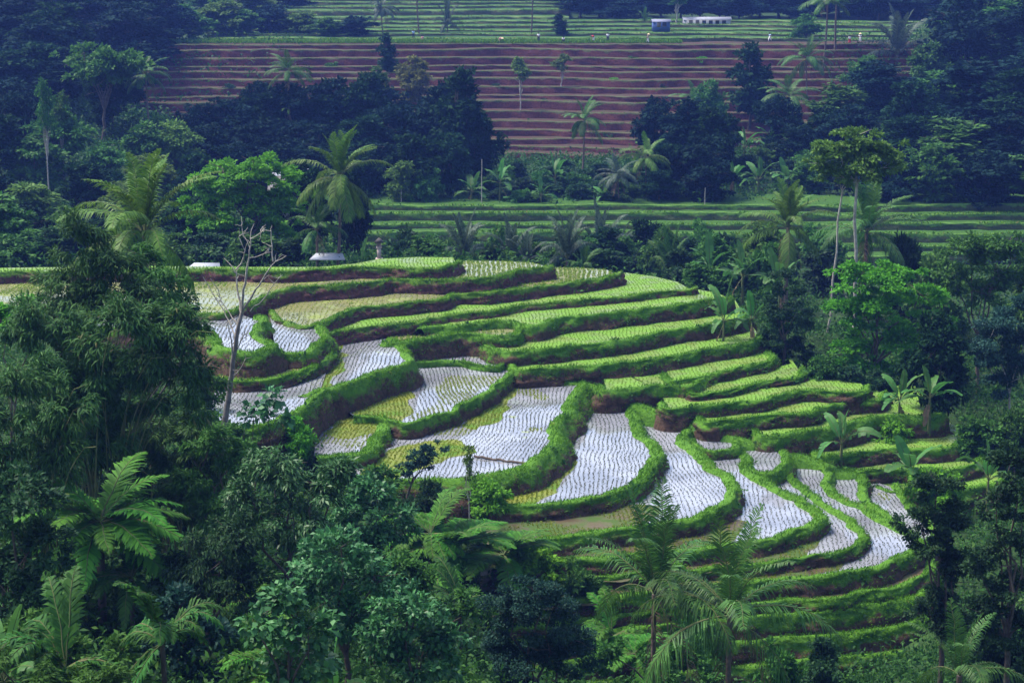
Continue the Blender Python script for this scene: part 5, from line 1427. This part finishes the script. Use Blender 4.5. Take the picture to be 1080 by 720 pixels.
palm_at(CO, 'front coconut palm with arching fronds beside the reddish-trunked one', 770, 650, 79, 'palm_ragged', (4, 5, 4, 3, 2, 1), 17, 1.12, 0.05, 0.14, 2, 208)
palm_at('young_palm', 'low palm with broken fronds in the dark corner under the glossy trees', 1012, 712, 76, 'palm_ragged', (5, 4, 3, 2, 1, 0), 12, 0.75, 0.0, 0.16, 2, 209)

# more of the near slope
blob_tree(BT, 'leafy tree with drooping leaves between the trailing bamboo and the whorled-leaf tree', 'tree', 86,
          [(225, 470, 28, 26), (250, 495, 28, 28), (205, 515, 30, 28), (240, 540, 36, 28)], (225, 620), 'mid', 'long', 0.30, r0=0.14, seed=61, nmax=14000)
blob_tree(BT, 'round-leaved tree behind the glossy one, below the half-hidden pond', 'tree', 84,
          [(395, 520, 30, 22), (370, 545, 34, 24), (415, 550, 28, 26), (390, 570, 34, 22)], (392, 640), 'gloss', 'broad', 0.26, r0=0.14, seed=62, nmax=13000)
blob_tree(BT, 'broad-leaved thicket tree at the bottom edge left of the upright-leaved banana', 'tree', 58,
          [(300, 640, 30, 24), (325, 670, 34, 26), (270, 660, 24, 24), (310, 700, 44, 28)], (305, 780), 'gloss', 'big', 0.26, r0=0.12, seed=63, nmax=9000)
blob_tree(BT, 'mid green thicket tree under the big tree fern at the dark slope', 'tree', 60,
          [(30, 668, 34, 24), (70, 690, 34, 24), (130, 690, 30, 24)], (80, 740), 'mid', 'broad', 0.22, r0=0.12, seed=64, nmax=14000)
blob_tree(BT, 'leafy tree in the lower picture corner beyond the torn-leaved banana', 'tree', 52,
          [(45, 716, 40, 20), (100, 724, 40, 20), (-10, 700, 34, 24)], (50, 800), 'mid', 'long', 0.22, r0=0.12, seed=65, nmax=12000)
blob_tree(BT, 'bushy tree filling the slope between the tree fern bed and the bright glossy bush-tree', 'tree', 80,
          [(420, 600, 28, 22), (445, 615, 30, 22), (405, 625, 26, 22), (500, 640, 24, 24)], (440, 690), 'mid', 'broad', 0.24, r0=0.12, seed=66, nmax=11000)
blob_tree(BT, 'bushy tree right of the dark blue bush-tree behind the front palm trunks', 'tree', 88,
          [(640, 690, 26, 24), (725, 690, 30, 24), (680, 705, 36, 24), (745, 712, 26, 20)], (690, 745), 'mid', 'broad', 0.24, r0=0.12, seed=67, nmax=11000)

# ---------------------------------------------------------------- dead tree
Yd = 100.0
bp = at(232, 470, Yd)
bp[2] = min(bp[2], float(ground_z(bp[0], bp[1])[0]) - 0.0) if abs(float(ground_z(bp[0], bp[1])[0]) - bp[2]) < 4 else bp[2]
root = thing('dead_tree', 'leafless grey dead tree with forked bare branches in front of the ponds', 'tree', bp)
mb = MB(); rngd = np.random.default_rng(5)


def dpath(px, r0, r1, n=6, mat=0):
    P = np.array([at(x, y, Yd + dy) for x, y, dy in px]) - bp
    P = resample(chaikin(P, 1), 0.35)
    P[1:-1] += rngd.normal(size=(len(P) - 2, 3)) * 0.025
    tube(mb, P, np.linspace(r0, r1, len(P)), n)
    return P


tr = dpath([(230, 500, 0), (233, 460, 0), (242, 420, 0.2), (246, 380, 0), (250, 350, -0.2), (255, 330, 0)], 0.20, 0.10, 8)
link('trunk', mb.mesh('trunk', solid_mat('bark_dead', (0.09, 0.08, 0.075), (0.24, 0.22, 0.20), 3.0, bump=0.3), True), root)
for px, r0 in [([(255, 332, 0), (250, 300, 0.5), (249, 284, 0.6), (236, 272, 1.0)], 0.06), ([(255, 332, 0), (258, 300, -0.4), (263, 272, -0.6), (264, 250, -0.8), (268, 236, -0.5)], 0.07),
               ([(255, 330, 0), (268, 308, -0.6), (280, 290, -1.0), (289, 276, -1.3), (302, 270, -1.6)], 0.06), ([(246, 382, 0), (243, 352, -0.5), (240, 340, -0.6)], 0.05), ([(249, 355, 0), (240, 335, 0.8), (226, 312, 1.3), (214, 292, 1.5)], 0.035),
               ([(252, 345, 0), (236, 322, 0.9), (230, 305, 1.1), (222, 294, 1.0)], 0.03), ([(264, 328, -0.3), (276, 318, -0.7), (290, 298, -1.0), (298, 290, -1.2)], 0.03), ([(288, 276, -1.2), (287, 262, -1.0), (286, 244, -0.9)], 0.035),
               ([(263, 272, -0.6), (275, 270, -0.9), (284, 262, -1.1)], 0.03), ([(249, 284, 0.6), (257, 272, 0.3), (259, 262, 0.2), (252, 250, 0.4)], 0.035), ([(264, 252, -0.8), (272, 248, -1.0), (280, 240, -1.1)], 0.025), ([(248, 372, 0), (256, 356, -0.4), (259, 346, -0.5)], 0.03),
               ([(264, 262, -0.7), (258, 250, -0.4), (255, 238, -0.3)], 0.022), ([(244, 400, 0.1), (254, 388, -0.4), (258, 380, -0.5)], 0.025)]:
    mb = MB()
    P = dpath(px, r0 * 1.25, 0.018, 5)
    for _ in range(4):
        q = P[rngd.integers(len(P) // 2, len(P))]
        d = unit(rngd.normal(size=3) * [1, 1, 0.6] + [0, 0, 0.5]) * rngd.uniform(0.25, 0.7)
        tube(mb, wobble(q, q + d, 4, 0.03, rngd), np.linspace(0.022, 0.010, 4), 4)
    link('branch', mb.mesh('branch', BARK_PALE, True), root)

# ---------------------------------------------------------------- undergrowth on bare ground
UG = MB()


def under(n, x0, x1, Y0, Y1, L0, h, tint_lo, tint_hi):
    Y = RNG.uniform(Y0, Y1, n)
    u = RNG.uniform(x0, x1, n)
    X = (u - 540) * Y / FPX / 0.97
    ok = np.ones(n, bool)
    for pl in POLYS:
        ok &= ~inpoly(X, Y, pl)
    X, Y = X[ok], Y[ok]
    Z = ground_z(X, Y)
    dn = fbm(X * 0.3, Y * 0.3, 55, 3)
    m = len(X); k = 9
    P = np.repeat(np.stack([X, Y, Z + 0.1], 1), k, 0)
    P += RNG.normal(size=P.shape) * [0.35 * h, 0.35 * h, 0]
    P[:, 2] += np.abs(RNG.normal(size=len(P))) * h * 0.55 * np.repeat(0.3 + 1.6 * dn, k)
    A = RNG.normal(size=P.shape); A[:, 2] += 0.1
    Nn = RNG.normal(size=P.shape) * 0.5; Nn[:, 2] += 0.9
    Ln = L0 * RNG.uniform(0.6, 1.4, len(P))
    leafquads(UG, P, A, Nn, Ln, Ln * RNG.uniform(0.3, 0.6, len(P)), np.clip(RNG.uniform(tint_lo, tint_hi, len(P)) + 0.5 * (np.repeat(dn, k) - 0.5), 0, 0.98))


under(16000, -60, 620, 56, 108, 0.32, 1.5, 0.0, 0.9)
under(4000, 620, 1140, 76, 104, 0.30, 0.9, 0.0, 0.9)
under(5000, -60, 420, 100, 140, 0.30, 0.8, 0.2, 1.0)
under(3500, 1150, 1450, 80, 240, 0.5, 1.6, 0.1, 0.9)
under(2500, 1150, 1450, 240, 420, 0.8, 2.5, 0.0, 0.8)
under(2500, -400, -60, 60, 420, 0.7, 2.2, 0.0, 0.8)
under(5000, 780, 1150, 100, 175, 0.34, 1.0, 0.1, 1.0)
under(5000, -60, 1150, 165, 232, 0.45, 1.2, 0.1, 0.95)
under(8000, -60, 1150, 262, 330, 0.55, 1.5, 0.0, 0.9)
under(4000, -60, 420, 190, 300, 0.55, 1.6, 0.0, 0.8)
under(3000, -60, 330, 300, 420, 0.7, 2.0, 0.0, 0.8)
under(2500, 860, 1150, 320, 420, 0.7, 2.0, 0.0, 0.8)
under(5000, -60, 1150, 515, 640, 1.0, 4.0, 0.0, 0.8)
W_ = np.concatenate(WEEDS)
W_ = W_[RNG.random(len(W_)) < 0.8]
k = 8
P = np.repeat(W_, k, 0) + RNG.normal(size=(len(W_) * k, 3)) * [0.16, 0.16, 0.05]
A = RNG.normal(size=P.shape) * 0.7; A[:, 1] -= 0.4; A[:, 2] += 0.25
Nn = RNG.normal(size=P.shape) * 0.5; Nn[:, 2] += 0.8; Nn[:, 1] -= 0.4
Ln = RNG.uniform(0.12, 0.34, len(P)) * np.repeat(RNG.uniform(0.6, 1.4, len(W_)), k)
leafquads(UG, P, A, Nn, Ln, Ln * RNG.uniform(0.3, 0.6, len(P)), np.clip(RNG.random(len(P)) * 0.5 + np.repeat(RNG.random(len(W_)), k) * 0.5, 0, 1))
o = link('undergrowth', UG.mesh('undergrowth', LM['floor'])); o['kind'] = 'stuff'
# ---------------------------------------------------------------- buildings, shrine, poles
def plain(name, c, rough=0.8):
    return solid_mat(name, tuple(0.86 * v for v in c), tuple(min(1, 1.12 * v) for v in c), 1.5, rough)


WALL_W = plain('lime_wall', (0.72, 0.72, 0.70)); ROOF_W = plain('tin_roof_pale', (0.66, 0.68, 0.70), 0.5); WALL_B = plain('blue_wall', (0.06, 0.10, 0.26))
DARKW = plain('dark_opening', (0.03, 0.03, 0.035)); WOODP = plain('old_wood', (0.22, 0.16, 0.11)); STONE = plain('shrine_stone', (0.46, 0.36, 0.33)); ROOF_R = plain('rust_roof', (0.30, 0.12, 0.08)); THATCH = plain('thatch', (0.06, 0.055, 0.05))


def part(name, fn, mat, root, smooth=False):
    mb = MB(); fn(mb)
    return link(name, mb.mesh(name, mat, smooth), root)


def gable(mb, w, d, h, z, over=0.3, th=0.06):
    """two pitched roof slabs meeting at a ridge along x"""
    W = w / 2 + over; D = d / 2 + over
    for s in (-1, 1):
        P = np.array([[-W, s * D, z - over * h / (d / 2)], [W, s * D, z - over * h / (d / 2)], [W, 0, z + h], [-W, 0, z + h]])
        Q = P + [0, 0, th]
        V = np.vstack([P, Q])
        mb.add(V, [(0, 1, 2, 3), (7, 6, 5, 4), (0, 4, 5, 1), (3, 2, 6, 7), (0, 3, 7, 4), (1, 5, 6, 2)])


def house(name, label, cat, x, ybase, Y, w, d, h, rh, wall, roof, rotz=0.0, ndoor=1, nwin=2, drop_=0.0):
    b = at(x, ybase, Y)
    root = thing(name, label, cat, b, rotz)
    part('wall', lambda mb: (box(mb, (0, 0, h / 2 - 0.5), (w, d, h + 1.0)), mb.add([(-w / 2, -d / 2, h), (-w / 2, d / 2, h), (-w / 2, 0, h + rh), (w / 2, -d / 2, h), (w / 2, d / 2, h), (w / 2, 0, h + rh)], [(0, 1, 2), (4, 3, 5)])), wall, root)
    part('roof', lambda mb: gable(mb, w, d, rh, h + 0.02), roof, root)
    xs = np.linspace(-w / 2, w / 2, ndoor + nwin + 2)[1:-1]
    for k, xx in enumerate(xs):
        if k < ndoor:
            part('door', lambda mb: box(mb, (xx, -d / 2 - 0.02, min(1.0, h * .45)), (0.9, 0.06, min(2.0, h * 0.9))), WOODP, root)
        else:
            wn = part('window', lambda mb: box(mb, (xx, -d / 2 - 0.02, h * 0.55), (0.9, 0.06, 0.8)), DARKW, root)
            part('sill', lambda mb: box(mb, (xx, -d / 2 - 0.08, h * 0.55 - 0.45), (1.1, 0.16, 0.08)), WOODP, wn)
    return root


house('hut', 'small blue field hut with a pale roof beside the upper terraces', 'hut', 697, 28.5, 438, 3.8, 2.6, 1.2, 0.45, WALL_B, plain('hut_roof', (0.18, 0.19, 0.26)), 0.06, 1, 1)
house('long_house', 'long low white building at the edge of the far blue wood', 'building', 745, 26.5, 458, 11.0, 3.6, 1.3, 0.5, plain('long_wall', (0.36, 0.36, 0.40)), plain('long_roof', (0.26, 0.27, 0.31)), 0.03, 2, 4)
house('house', 'white-roofed house showing above the spreading feathery tree', 'house', 304, 225, 214, 4.4, 4.0, 4.6, 0.7, plain('house_wall', (0.30, 0.28, 0.27)), plain('house_roof', (0.42, 0.44, 0.48)), 0.1, 1, 2)
# low pale slab roofs at the hill rim
for x, yb, Y, w, label in [(346, 278, 171, 3.2, 'low white slab shelter beside the tall coconut palm on the rim'), (216, 289, 163, 3.0, 'low pale tin roof lying along the grassy bank behind the dead tree')]:
    b = at(x, yb, Y)
    root = thing('shelter', label, 'shelter', b, 0.05)
    part('roof', lambda mb: mb.add([(-w / 2, -1.3, 0.55), (w / 2, -1.3, 0.5), (w / 2 - 0.3, 1.0, 0.72), (-w / 2 + 0.5, 1.0, 0.76), (-w / 2, -1.3, 0.63), (w / 2, -1.3, 0.58), (w / 2 - 0.3, 1.0, 0.80), (-w / 2 + 0.5, 1.0, 0.84)],
         [(3, 2, 1, 0), (4, 5, 6, 7), (0, 1, 5, 4), (1, 2, 6, 5), (2, 3, 7, 6), (3, 0, 4, 7)]), plain('shelter_roof', (0.30, 0.32, 0.36)), root)
    for sx in (-1, 1):
        for sy in (-1, 1):
            part('post', lambda mb: tube(mb, [(sx * (w / 2 - 0.6), sy * 1.0, -0.6), (sx * (w / 2 - 0.6), sy * 1.0, 0.60 + sy * 0.08)], 0.06, 6), WOODP, root)
# shrine post
b = at(400, 277, 166)
root = thing('shrine_post', 'pale stone shrine post with a dark cap beside the back rice field', 'shrine', b)
part('base', lambda mb: box(mb, (0, 0, 0.1), (0.62, 0.62, 0.6)), STONE, root)
part('pillar', lambda mb: (box(mb, (0, 0, 0.85), (0.34, 0.34, 0.9)), box(mb, (0, 0, 1.36), (0.46, 0.46, 0.12))), STONE, root)
part('shrine_house', lambda mb: (box(mb, (0, 0.12, 1.62), (0.40, 0.12, 0.4)), box(mb, (-0.17, -0.04, 1.62), (0.06, 0.2, 0.4)), box(mb, (0.17, -0.04, 1.62), (0.06, 0.2, 0.4))), STONE, root)
part('cap', lambda mb: mb.add([(-0.42, -0.42, 1.82), (0.42, -0.42, 1.82), (0.42, 0.42, 1.82), (-0.42, 0.42, 1.82), (0, 0, 2.25)], [(0, 1, 4), (1, 2, 4), (2, 3, 4), (3, 0, 4), (2, 1, 0), (0, 3, 2)]), THATCH, root)
# thin poles
for x, yt, yb, Y, label in [(508, 168, 217, 264, 'thin pale pole standing by the banana plants in the far meadow'), (743, 198, 224, 262, 'thin pole in front of the dark rounded trees at the far meadow'), (423, 200, 216, 264, 'short white stake under the small round tree')]:
    b = at(x, yb, Y)
    b[2] -= 0.3
    H = at(x, yt, Y)[2] - b[2]
    o = link('pole', None, None, b) if False else None
    mb = MB(); tube(mb, wobble((0, 0, -0.4), (0.05, 0, H), 6, 0.02, np.random.default_rng(int(x))), np.linspace(0.09, 0.06, 6), 6)
    o = link('pole', mb.mesh('pole', BARK_PALE, True), None, b); tag(o, label, 'pole')
# plank bund across the pond
A_, B_ = onz(500, 481, CAMZ - 33.32), onz(556, 489, CAMZ - 33.32)
mb = MB(); P = resample(np.array([A_, B_]), 0.3); P[:, 2] += RNG.normal(size=len(P)) * 0.02
tube(mb, P, 0.08, 6)
o = link('mud_ridge', mb.mesh('mud_ridge', solid_mat('mud', (0.06, 0.045, 0.035), (0.12, 0.09, 0.07)), True)); o['kind'] = 'structure'

# ---------------------------------------------------------------- people
SKIN = plain('skin', (0.22, 0.12, 0.08)); HAIR = plain('hair', (0.015, 0.012, 0.01))


def skin_mesh(name, verts, edges, radii, mat, sub=1):
    me = bpy.data.meshes.new(name + '_cage'); me.from_pydata([tuple(v) for v in verts], edges, []); me.update()
    o = bpy.data.objects.new(name + '_cage', me); COL.objects.link(o)
    o.modifiers.new('skin', 'SKIN'); sm = o.modifiers.new('sub', 'SUBSURF'); sm.levels = sub; sm.render_levels = sub
    for i, r in enumerate(radii):
        rr = r if isinstance(r, tuple) else (r, r)
        me.skin_vertices[0].data[i].radius = rr
    me.skin_vertices[0].data[0].use_root = True
    bpy.context.view_layer.update()
    dg = bpy.context.evaluated_depsgraph_get()
    out = bpy.data.meshes.new_from_object(o.evaluated_get(dg))
    bpy.data.objects.remove(o)
    out.name = name
    out.materials.clear(); out.materials.append(mat)
    for p in out.polygons:
        p.use_smooth = True
    return out


POSE = {}
# pelvis, chest, neck, head, shoulders, elbows, hands, knees, feet
POSE['stand'] = dict(pel=(0, 0, 0.90), ch=(0, 0.01, 1.25), nk=(0, 0.0, 1.42), hd=(0, -0.02, 1.56), sh=0.19, el=[(-0.27, 0.02, 1.12), (0.27, 0.02, 1.12)], ha=[(-0.26, -0.10, 0.86), (0.25, -0.12, 0.88)], kn=[(-0.11, -0.02, 0.48), (0.12, -0.03, 0.48)], ft=[(-0.12, 0.02, 0.06), (0.13, -0.02, 0.06)])
POSE['walk'] = dict(pel=(0, 0, 0.88), ch=(0.02, -0.05, 1.23), nk=(0.02, -0.09, 1.40), hd=(0.02, -0.12, 1.54), sh=0.18, el=[(-0.25, 0.12, 1.10), (0.27, -0.16, 1.10)], ha=[(-0.25, 0.05, 0.86), (0.25, -0.36, 0.98)], kn=[(-0.10, -0.20, 0.50), (0.11, 0.05, 0.48)], ft=[(-0.10, -0.22, 0.06), (0.12, 0.30, 0.10)])
POSE['bend'] = dict(pel=(0, 0.10, 0.82), ch=(0, -0.22, 1.00), nk=(0, -0.38, 1.02), hd=(0, -0.50, 0.98), sh=0.18, el=[(-0.24, -0.34, 0.72), (0.24, -0.34, 0.72)], ha=[(-0.16, -0.46, 0.45), (0.16, -0.46, 0.45)], kn=[(-0.12, -0.06, 0.46), (0.12, -0.02, 0.46)], ft=[(-0.14, 0.02, 0.06), (0.14, 0.06, 0.06)])
POSE['squat'] = dict(pel=(0, 0.05, 0.32), ch=(0, -0.08, 0.62), nk=(0, -0.16, 0.78), hd=(0, -0.22, 0.90), sh=0.18, el=[(-0.25, -0.22, 0.52), (0.25, -0.22, 0.52)], ha=[(-0.14, -0.42, 0.42), (0.14, -0.42, 0.42)], kn=[(-0.18, -0.34, 0.50), (0.18, -0.34, 0.50)], ft=[(-0.15, -0.14, 0.05), (0.15, -0.14, 0.05)])


def body_meshes(pose, skin, shirt, legs, hat):
    p = POSE[pose]
    pel, ch, nk, hd = (np.array(p[k]) for k in ('pel', 'ch', 'nk', 'hd'))
    L_, R_ = ch + [-p['sh'], 0, 0.10], ch + [p['sh'], 0, 0.10]
    hl, hr = pel + [-0.09, 0, -0.05], pel + [0.09, 0, -0.05]
    V = [pel, ch, nk, hd, hd + (hd - nk) * 0.65, L_, p['el'][0], p['ha'][0], R_, p['el'][1], p['ha'][1], hl, p['kn'][0], p['ft'][0], np.array(p['ft'][0]) + [0, -0.17, -0.03], hr, p['kn'][1], p['ft'][1], np.array(p['ft'][1]) + [0, -0.17, -0.03]]
    E = [(0, 1), (1, 2), (2, 3), (3, 4), (1, 5), (5, 6), (6, 7), (1, 8), (8, 9), (9, 10), (0, 11), (11, 12), (12, 13), (13, 14), (0, 15), (15, 16), (16, 17), (17, 18)]
    Rr = [0.12, 0.135, 0.055, 0.105, 0.075, 0.065, 0.048, 0.035, 0.065, 0.048, 0.035, 0.09, 0.065, 0.045, 0.035, 0.09, 0.065, 0.045, 0.035]
    body = skin_mesh('body', V, E, Rr, skin)
    parts = [('body', body)]
    sv = [pel + [0, 0, 0.02], ch, ch * 0.25 + nk * 0.75, L_, (np.array(p['el'][0]) * 0.7 + L_ * 0.3), R_, (np.array(p['el'][1]) * 0.7 + R_ * 0.3)]
    parts.append(('shirt', skin_mesh('shirt', sv, [(0, 1), (1, 2), (1, 3), (3, 4), (1, 5), (5, 6)], [0.145, 0.16, 0.07, 0.085, 0.07, 0.085, 0.07], shirt)))
    tv = [pel, hl, np.array(p['kn'][0]), np.array(p['ft'][0]) * 0.75 + np.array(p['kn'][0]) * 0.25, hr, np.array(p['kn'][1]), np.array(p['ft'][1]) * 0.75 + np.array(p['kn'][1]) * 0.25]
    parts.append(('trousers', skin_mesh('trousers', tv, [(0, 1), (1, 2), (2, 3), (0, 4), (4, 5), (5, 6)], [0.14, 0.11, 0.085, 0.07, 0.11, 0.085, 0.07], legs)))
    top = hd + (hd - nk) * 0.55
    mb = MB()
    if hat is not None:
        a = np.arange(12) * 2 * PI / 12
        rim = np.stack([np.cos(a) * 0.27, np.sin(a) * 0.27, a * 0 - 0.02], 1) + top
        mb.add(np.vstack([rim, [top + [0, 0, 0.20]]]), [(i, (i + 1) % 12, 12) for i in range(12)])
        parts.append(('hat', mb.mesh('hat', hat)))
    else:
        n = 8
        for k, (rr, dz) in enumerate([(0.115, -0.06), (0.125, 0.02), (0.09, 0.09)]):
            pass
        a = np.arange(10) * 2 * PI / 10
        rings = [np.stack([np.cos(a) * r, np.sin(a) * r + 0.02, a * 0 + z], 1) + top for r, z in ((0.118, -0.08), (0.128, -0.01), (0.085, 0.06))]
        V = np.vstack(rings + [[top + [0, 0.02, 0.085]]])
        F = [(k * 10 + i, k * 10 + (i + 1) % 10, (k + 1) * 10 + (i + 1) % 10, (k + 1) * 10 + i) for k in range(2) for i in range(10)]
        mb.add(V, F); mb.add(V[20:], [(i, (i + 1) % 10, 10) for i in range(10)])
        parts.append(('hair', mb.mesh('hair', HAIR, True)))
    return parts


CL = {'white': plain('cloth_white', (0.80, 0.80, 0.80)), 'blue': plain('cloth_pale_blue', (0.40, 0.60, 0.80)), 'red': plain('cloth_red', (0.60, 0.03, 0.04)), 'dark': plain('cloth_dark', (0.03, 0.03, 0.06)), 'pink': plain('cloth_pink', (0.60, 0.30, 0.32)), 'tan': plain('cloth_tan', (0.55, 0.42, 0.28)), 'straw': plain('straw', (0.62, 0.50, 0.30))}
for x, yb, Y, pose, sh, lg, hat, rot, label in [
    (436, 41, 414, 'stand', 'blue', 'dark', None, 0.4, 'person in a pale blue top standing beside the thin palm trunk'),
    (446, 43, 411, 'squat', 'pink', 'tan', None, -0.8, 'person in a pink top squatting next to the one in pale blue'),
    (527, 46, 408, 'bend', 'pink', 'tan', 'straw', 0.9, 'person in a straw hat bending over on the grass strip'),
    (568, 44, 409, 'stand', 'white', 'dark', None, -0.3, 'person in a white top and dark trousers beside the lone palm trunk'),
    (594, 44.5, 408, 'squat', 'white', 'dark', None, 0.2, 'person in white squatting below the small dark bushy tree'),
    (626, 44, 409, 'bend', 'red', 'white', None, -0.9, 'person in a bright red top leaning forward on the grass strip'),
    (641, 44, 409, 'stand', 'white', 'dark', None, 0.1, 'person in white standing upright right of the one in red'),
    (683, 45.5, 407, 'walk', 'tan', 'white', 'straw', 1.2, 'person in tan walking with a hat below the blue hut'),
    (812, 44, 409, 'walk', 'blue', 'white', None, -1.0, 'person walking in pale clothes left of the bright bushy tree'),
    (896, 47, 406, 'stand', 'white', 'red', None, 0.3, 'person in a white top and red sarong right of the tall twin palms'),
    (907, 45, 408, 'stand', 'white', 'white', 'straw', -0.4, 'person all in white beside the one in the red sarong')]:
    b = at(x, yb, Y)
    root = thing('person', label, 'person', b, rot, None, (1.25, 1.25, 1.12))
    for nme, me in body_meshes(pose, SKIN, CL[sh], CL[lg], CL[hat] if hat else None):
        link(nme, me, root)
gxs = np.concatenate([np.arange(-330, -90, 12.0), np.arange(-90, 91, 2.0), np.arange(102, 331, 12.0)])
gys = np.concatenate([np.arange(-30, 30, 6.0), np.arange(30, 300, 2.0), np.arange(300, 560, 4.0), np.arange(560, 1000, 20.0)])
gx, gy = np.meshgrid(gxs, gys)
gz = ground_z(gx.ravel(), gy.ravel()) + 0.5 * (fbm(gx.ravel() * 0.25, gy.ravel() * 0.25, 3, 3) - 0.5)
mb = MB()
nx = len(gxs); ny = len(gys)
i, j = np.meshgrid(np.arange(ny - 1), np.arange(nx - 1), indexing='ij')
a = (i * nx + j).ravel()
mb.add(np.stack([gx.ravel(), gy.ravel(), gz], 1), np.stack([a, a + 1, a + nx + 1, a + nx], 1), 0.3)
o = link('ground', mb.mesh('ground', M['ground'], True)); o['kind'] = 'structure'

# ---------------------------------------------------------------- air, sky, sun
SUN_EL, SUN_AZ = math.radians(60), math.radians(-72)      # azimuth from +Y towards +X
world = bpy.data.worlds.new('World'); SC.world = world
world.use_nodes = True
nt = world.node_tree; nt.nodes.clear()
sky = nt.nodes.new('ShaderNodeTexSky'); sky.sky_type = 'NISHITA'; sky.sun_disc = False
sky.sun_elevation = SUN_EL; sky.sun_rotation = SUN_AZ
sky.air_density = 1.0; sky.dust_density = 3.0; sky.ozone_density = 1.0
bg = nt.nodes.new('ShaderNodeBackground'); bg.inputs['Strength'].default_value = SKY_S
wo = nt.nodes.new('ShaderNodeOutputWorld')
nt.links.new(sky.outputs[0], bg.inputs[0]); nt.links.new(bg.outputs[0], wo.inputs[0])
sl = bpy.data.lights.new('sun', 'SUN'); sl.energy = SUN_S; sl.angle = math.radians(14); sl.color = (1.0, 0.95, 0.86)
so = bpy.data.objects.new('sun', sl); COL.objects.link(so)
dirv = Vector((math.sin(SUN_AZ) * math.cos(SUN_EL), math.cos(SUN_AZ) * math.cos(SUN_EL), math.sin(SUN_EL)))
so.rotation_euler = (-dirv).to_track_quat('-Z', 'Y').to_euler()
so.location = (0, 100, 120)

if HAZE > 0:
    mb = MB()
    box(mb, (0, 485, 48), (680, 1040, 100))
    m, nt, N, L = newmat('haze')
    v = N.new('ShaderNodeVolumePrincipled')
    v.inputs['Color'].default_value = HAZE_C
    v.inputs['Density'].default_value = HAZE
    v.inputs['Anisotropy'].default_value = 0.2
    oo = N.new('ShaderNodeOutputMaterial'); L.new(v.outputs[0], oo.inputs['Volume'])
    o = link('haze', mb.mesh('haze', m)); o['kind'] = 'stuff'

SC.render.engine = 'CYCLES'
SC.cycles.use_denoising = True
SC.cycles.max_bounces = 6
SC.cycles.diffuse_bounces = 3
SC.cycles.volume_bounces = 0
SC.cycles.transparent_max_bounces = 4
vs = SC.view_settings
vs.view_transform = 'Standard'; vs.look = 'None'; vs.exposure = EXPO; vs.gamma = 1.0
vs.use_curve_mapping = False
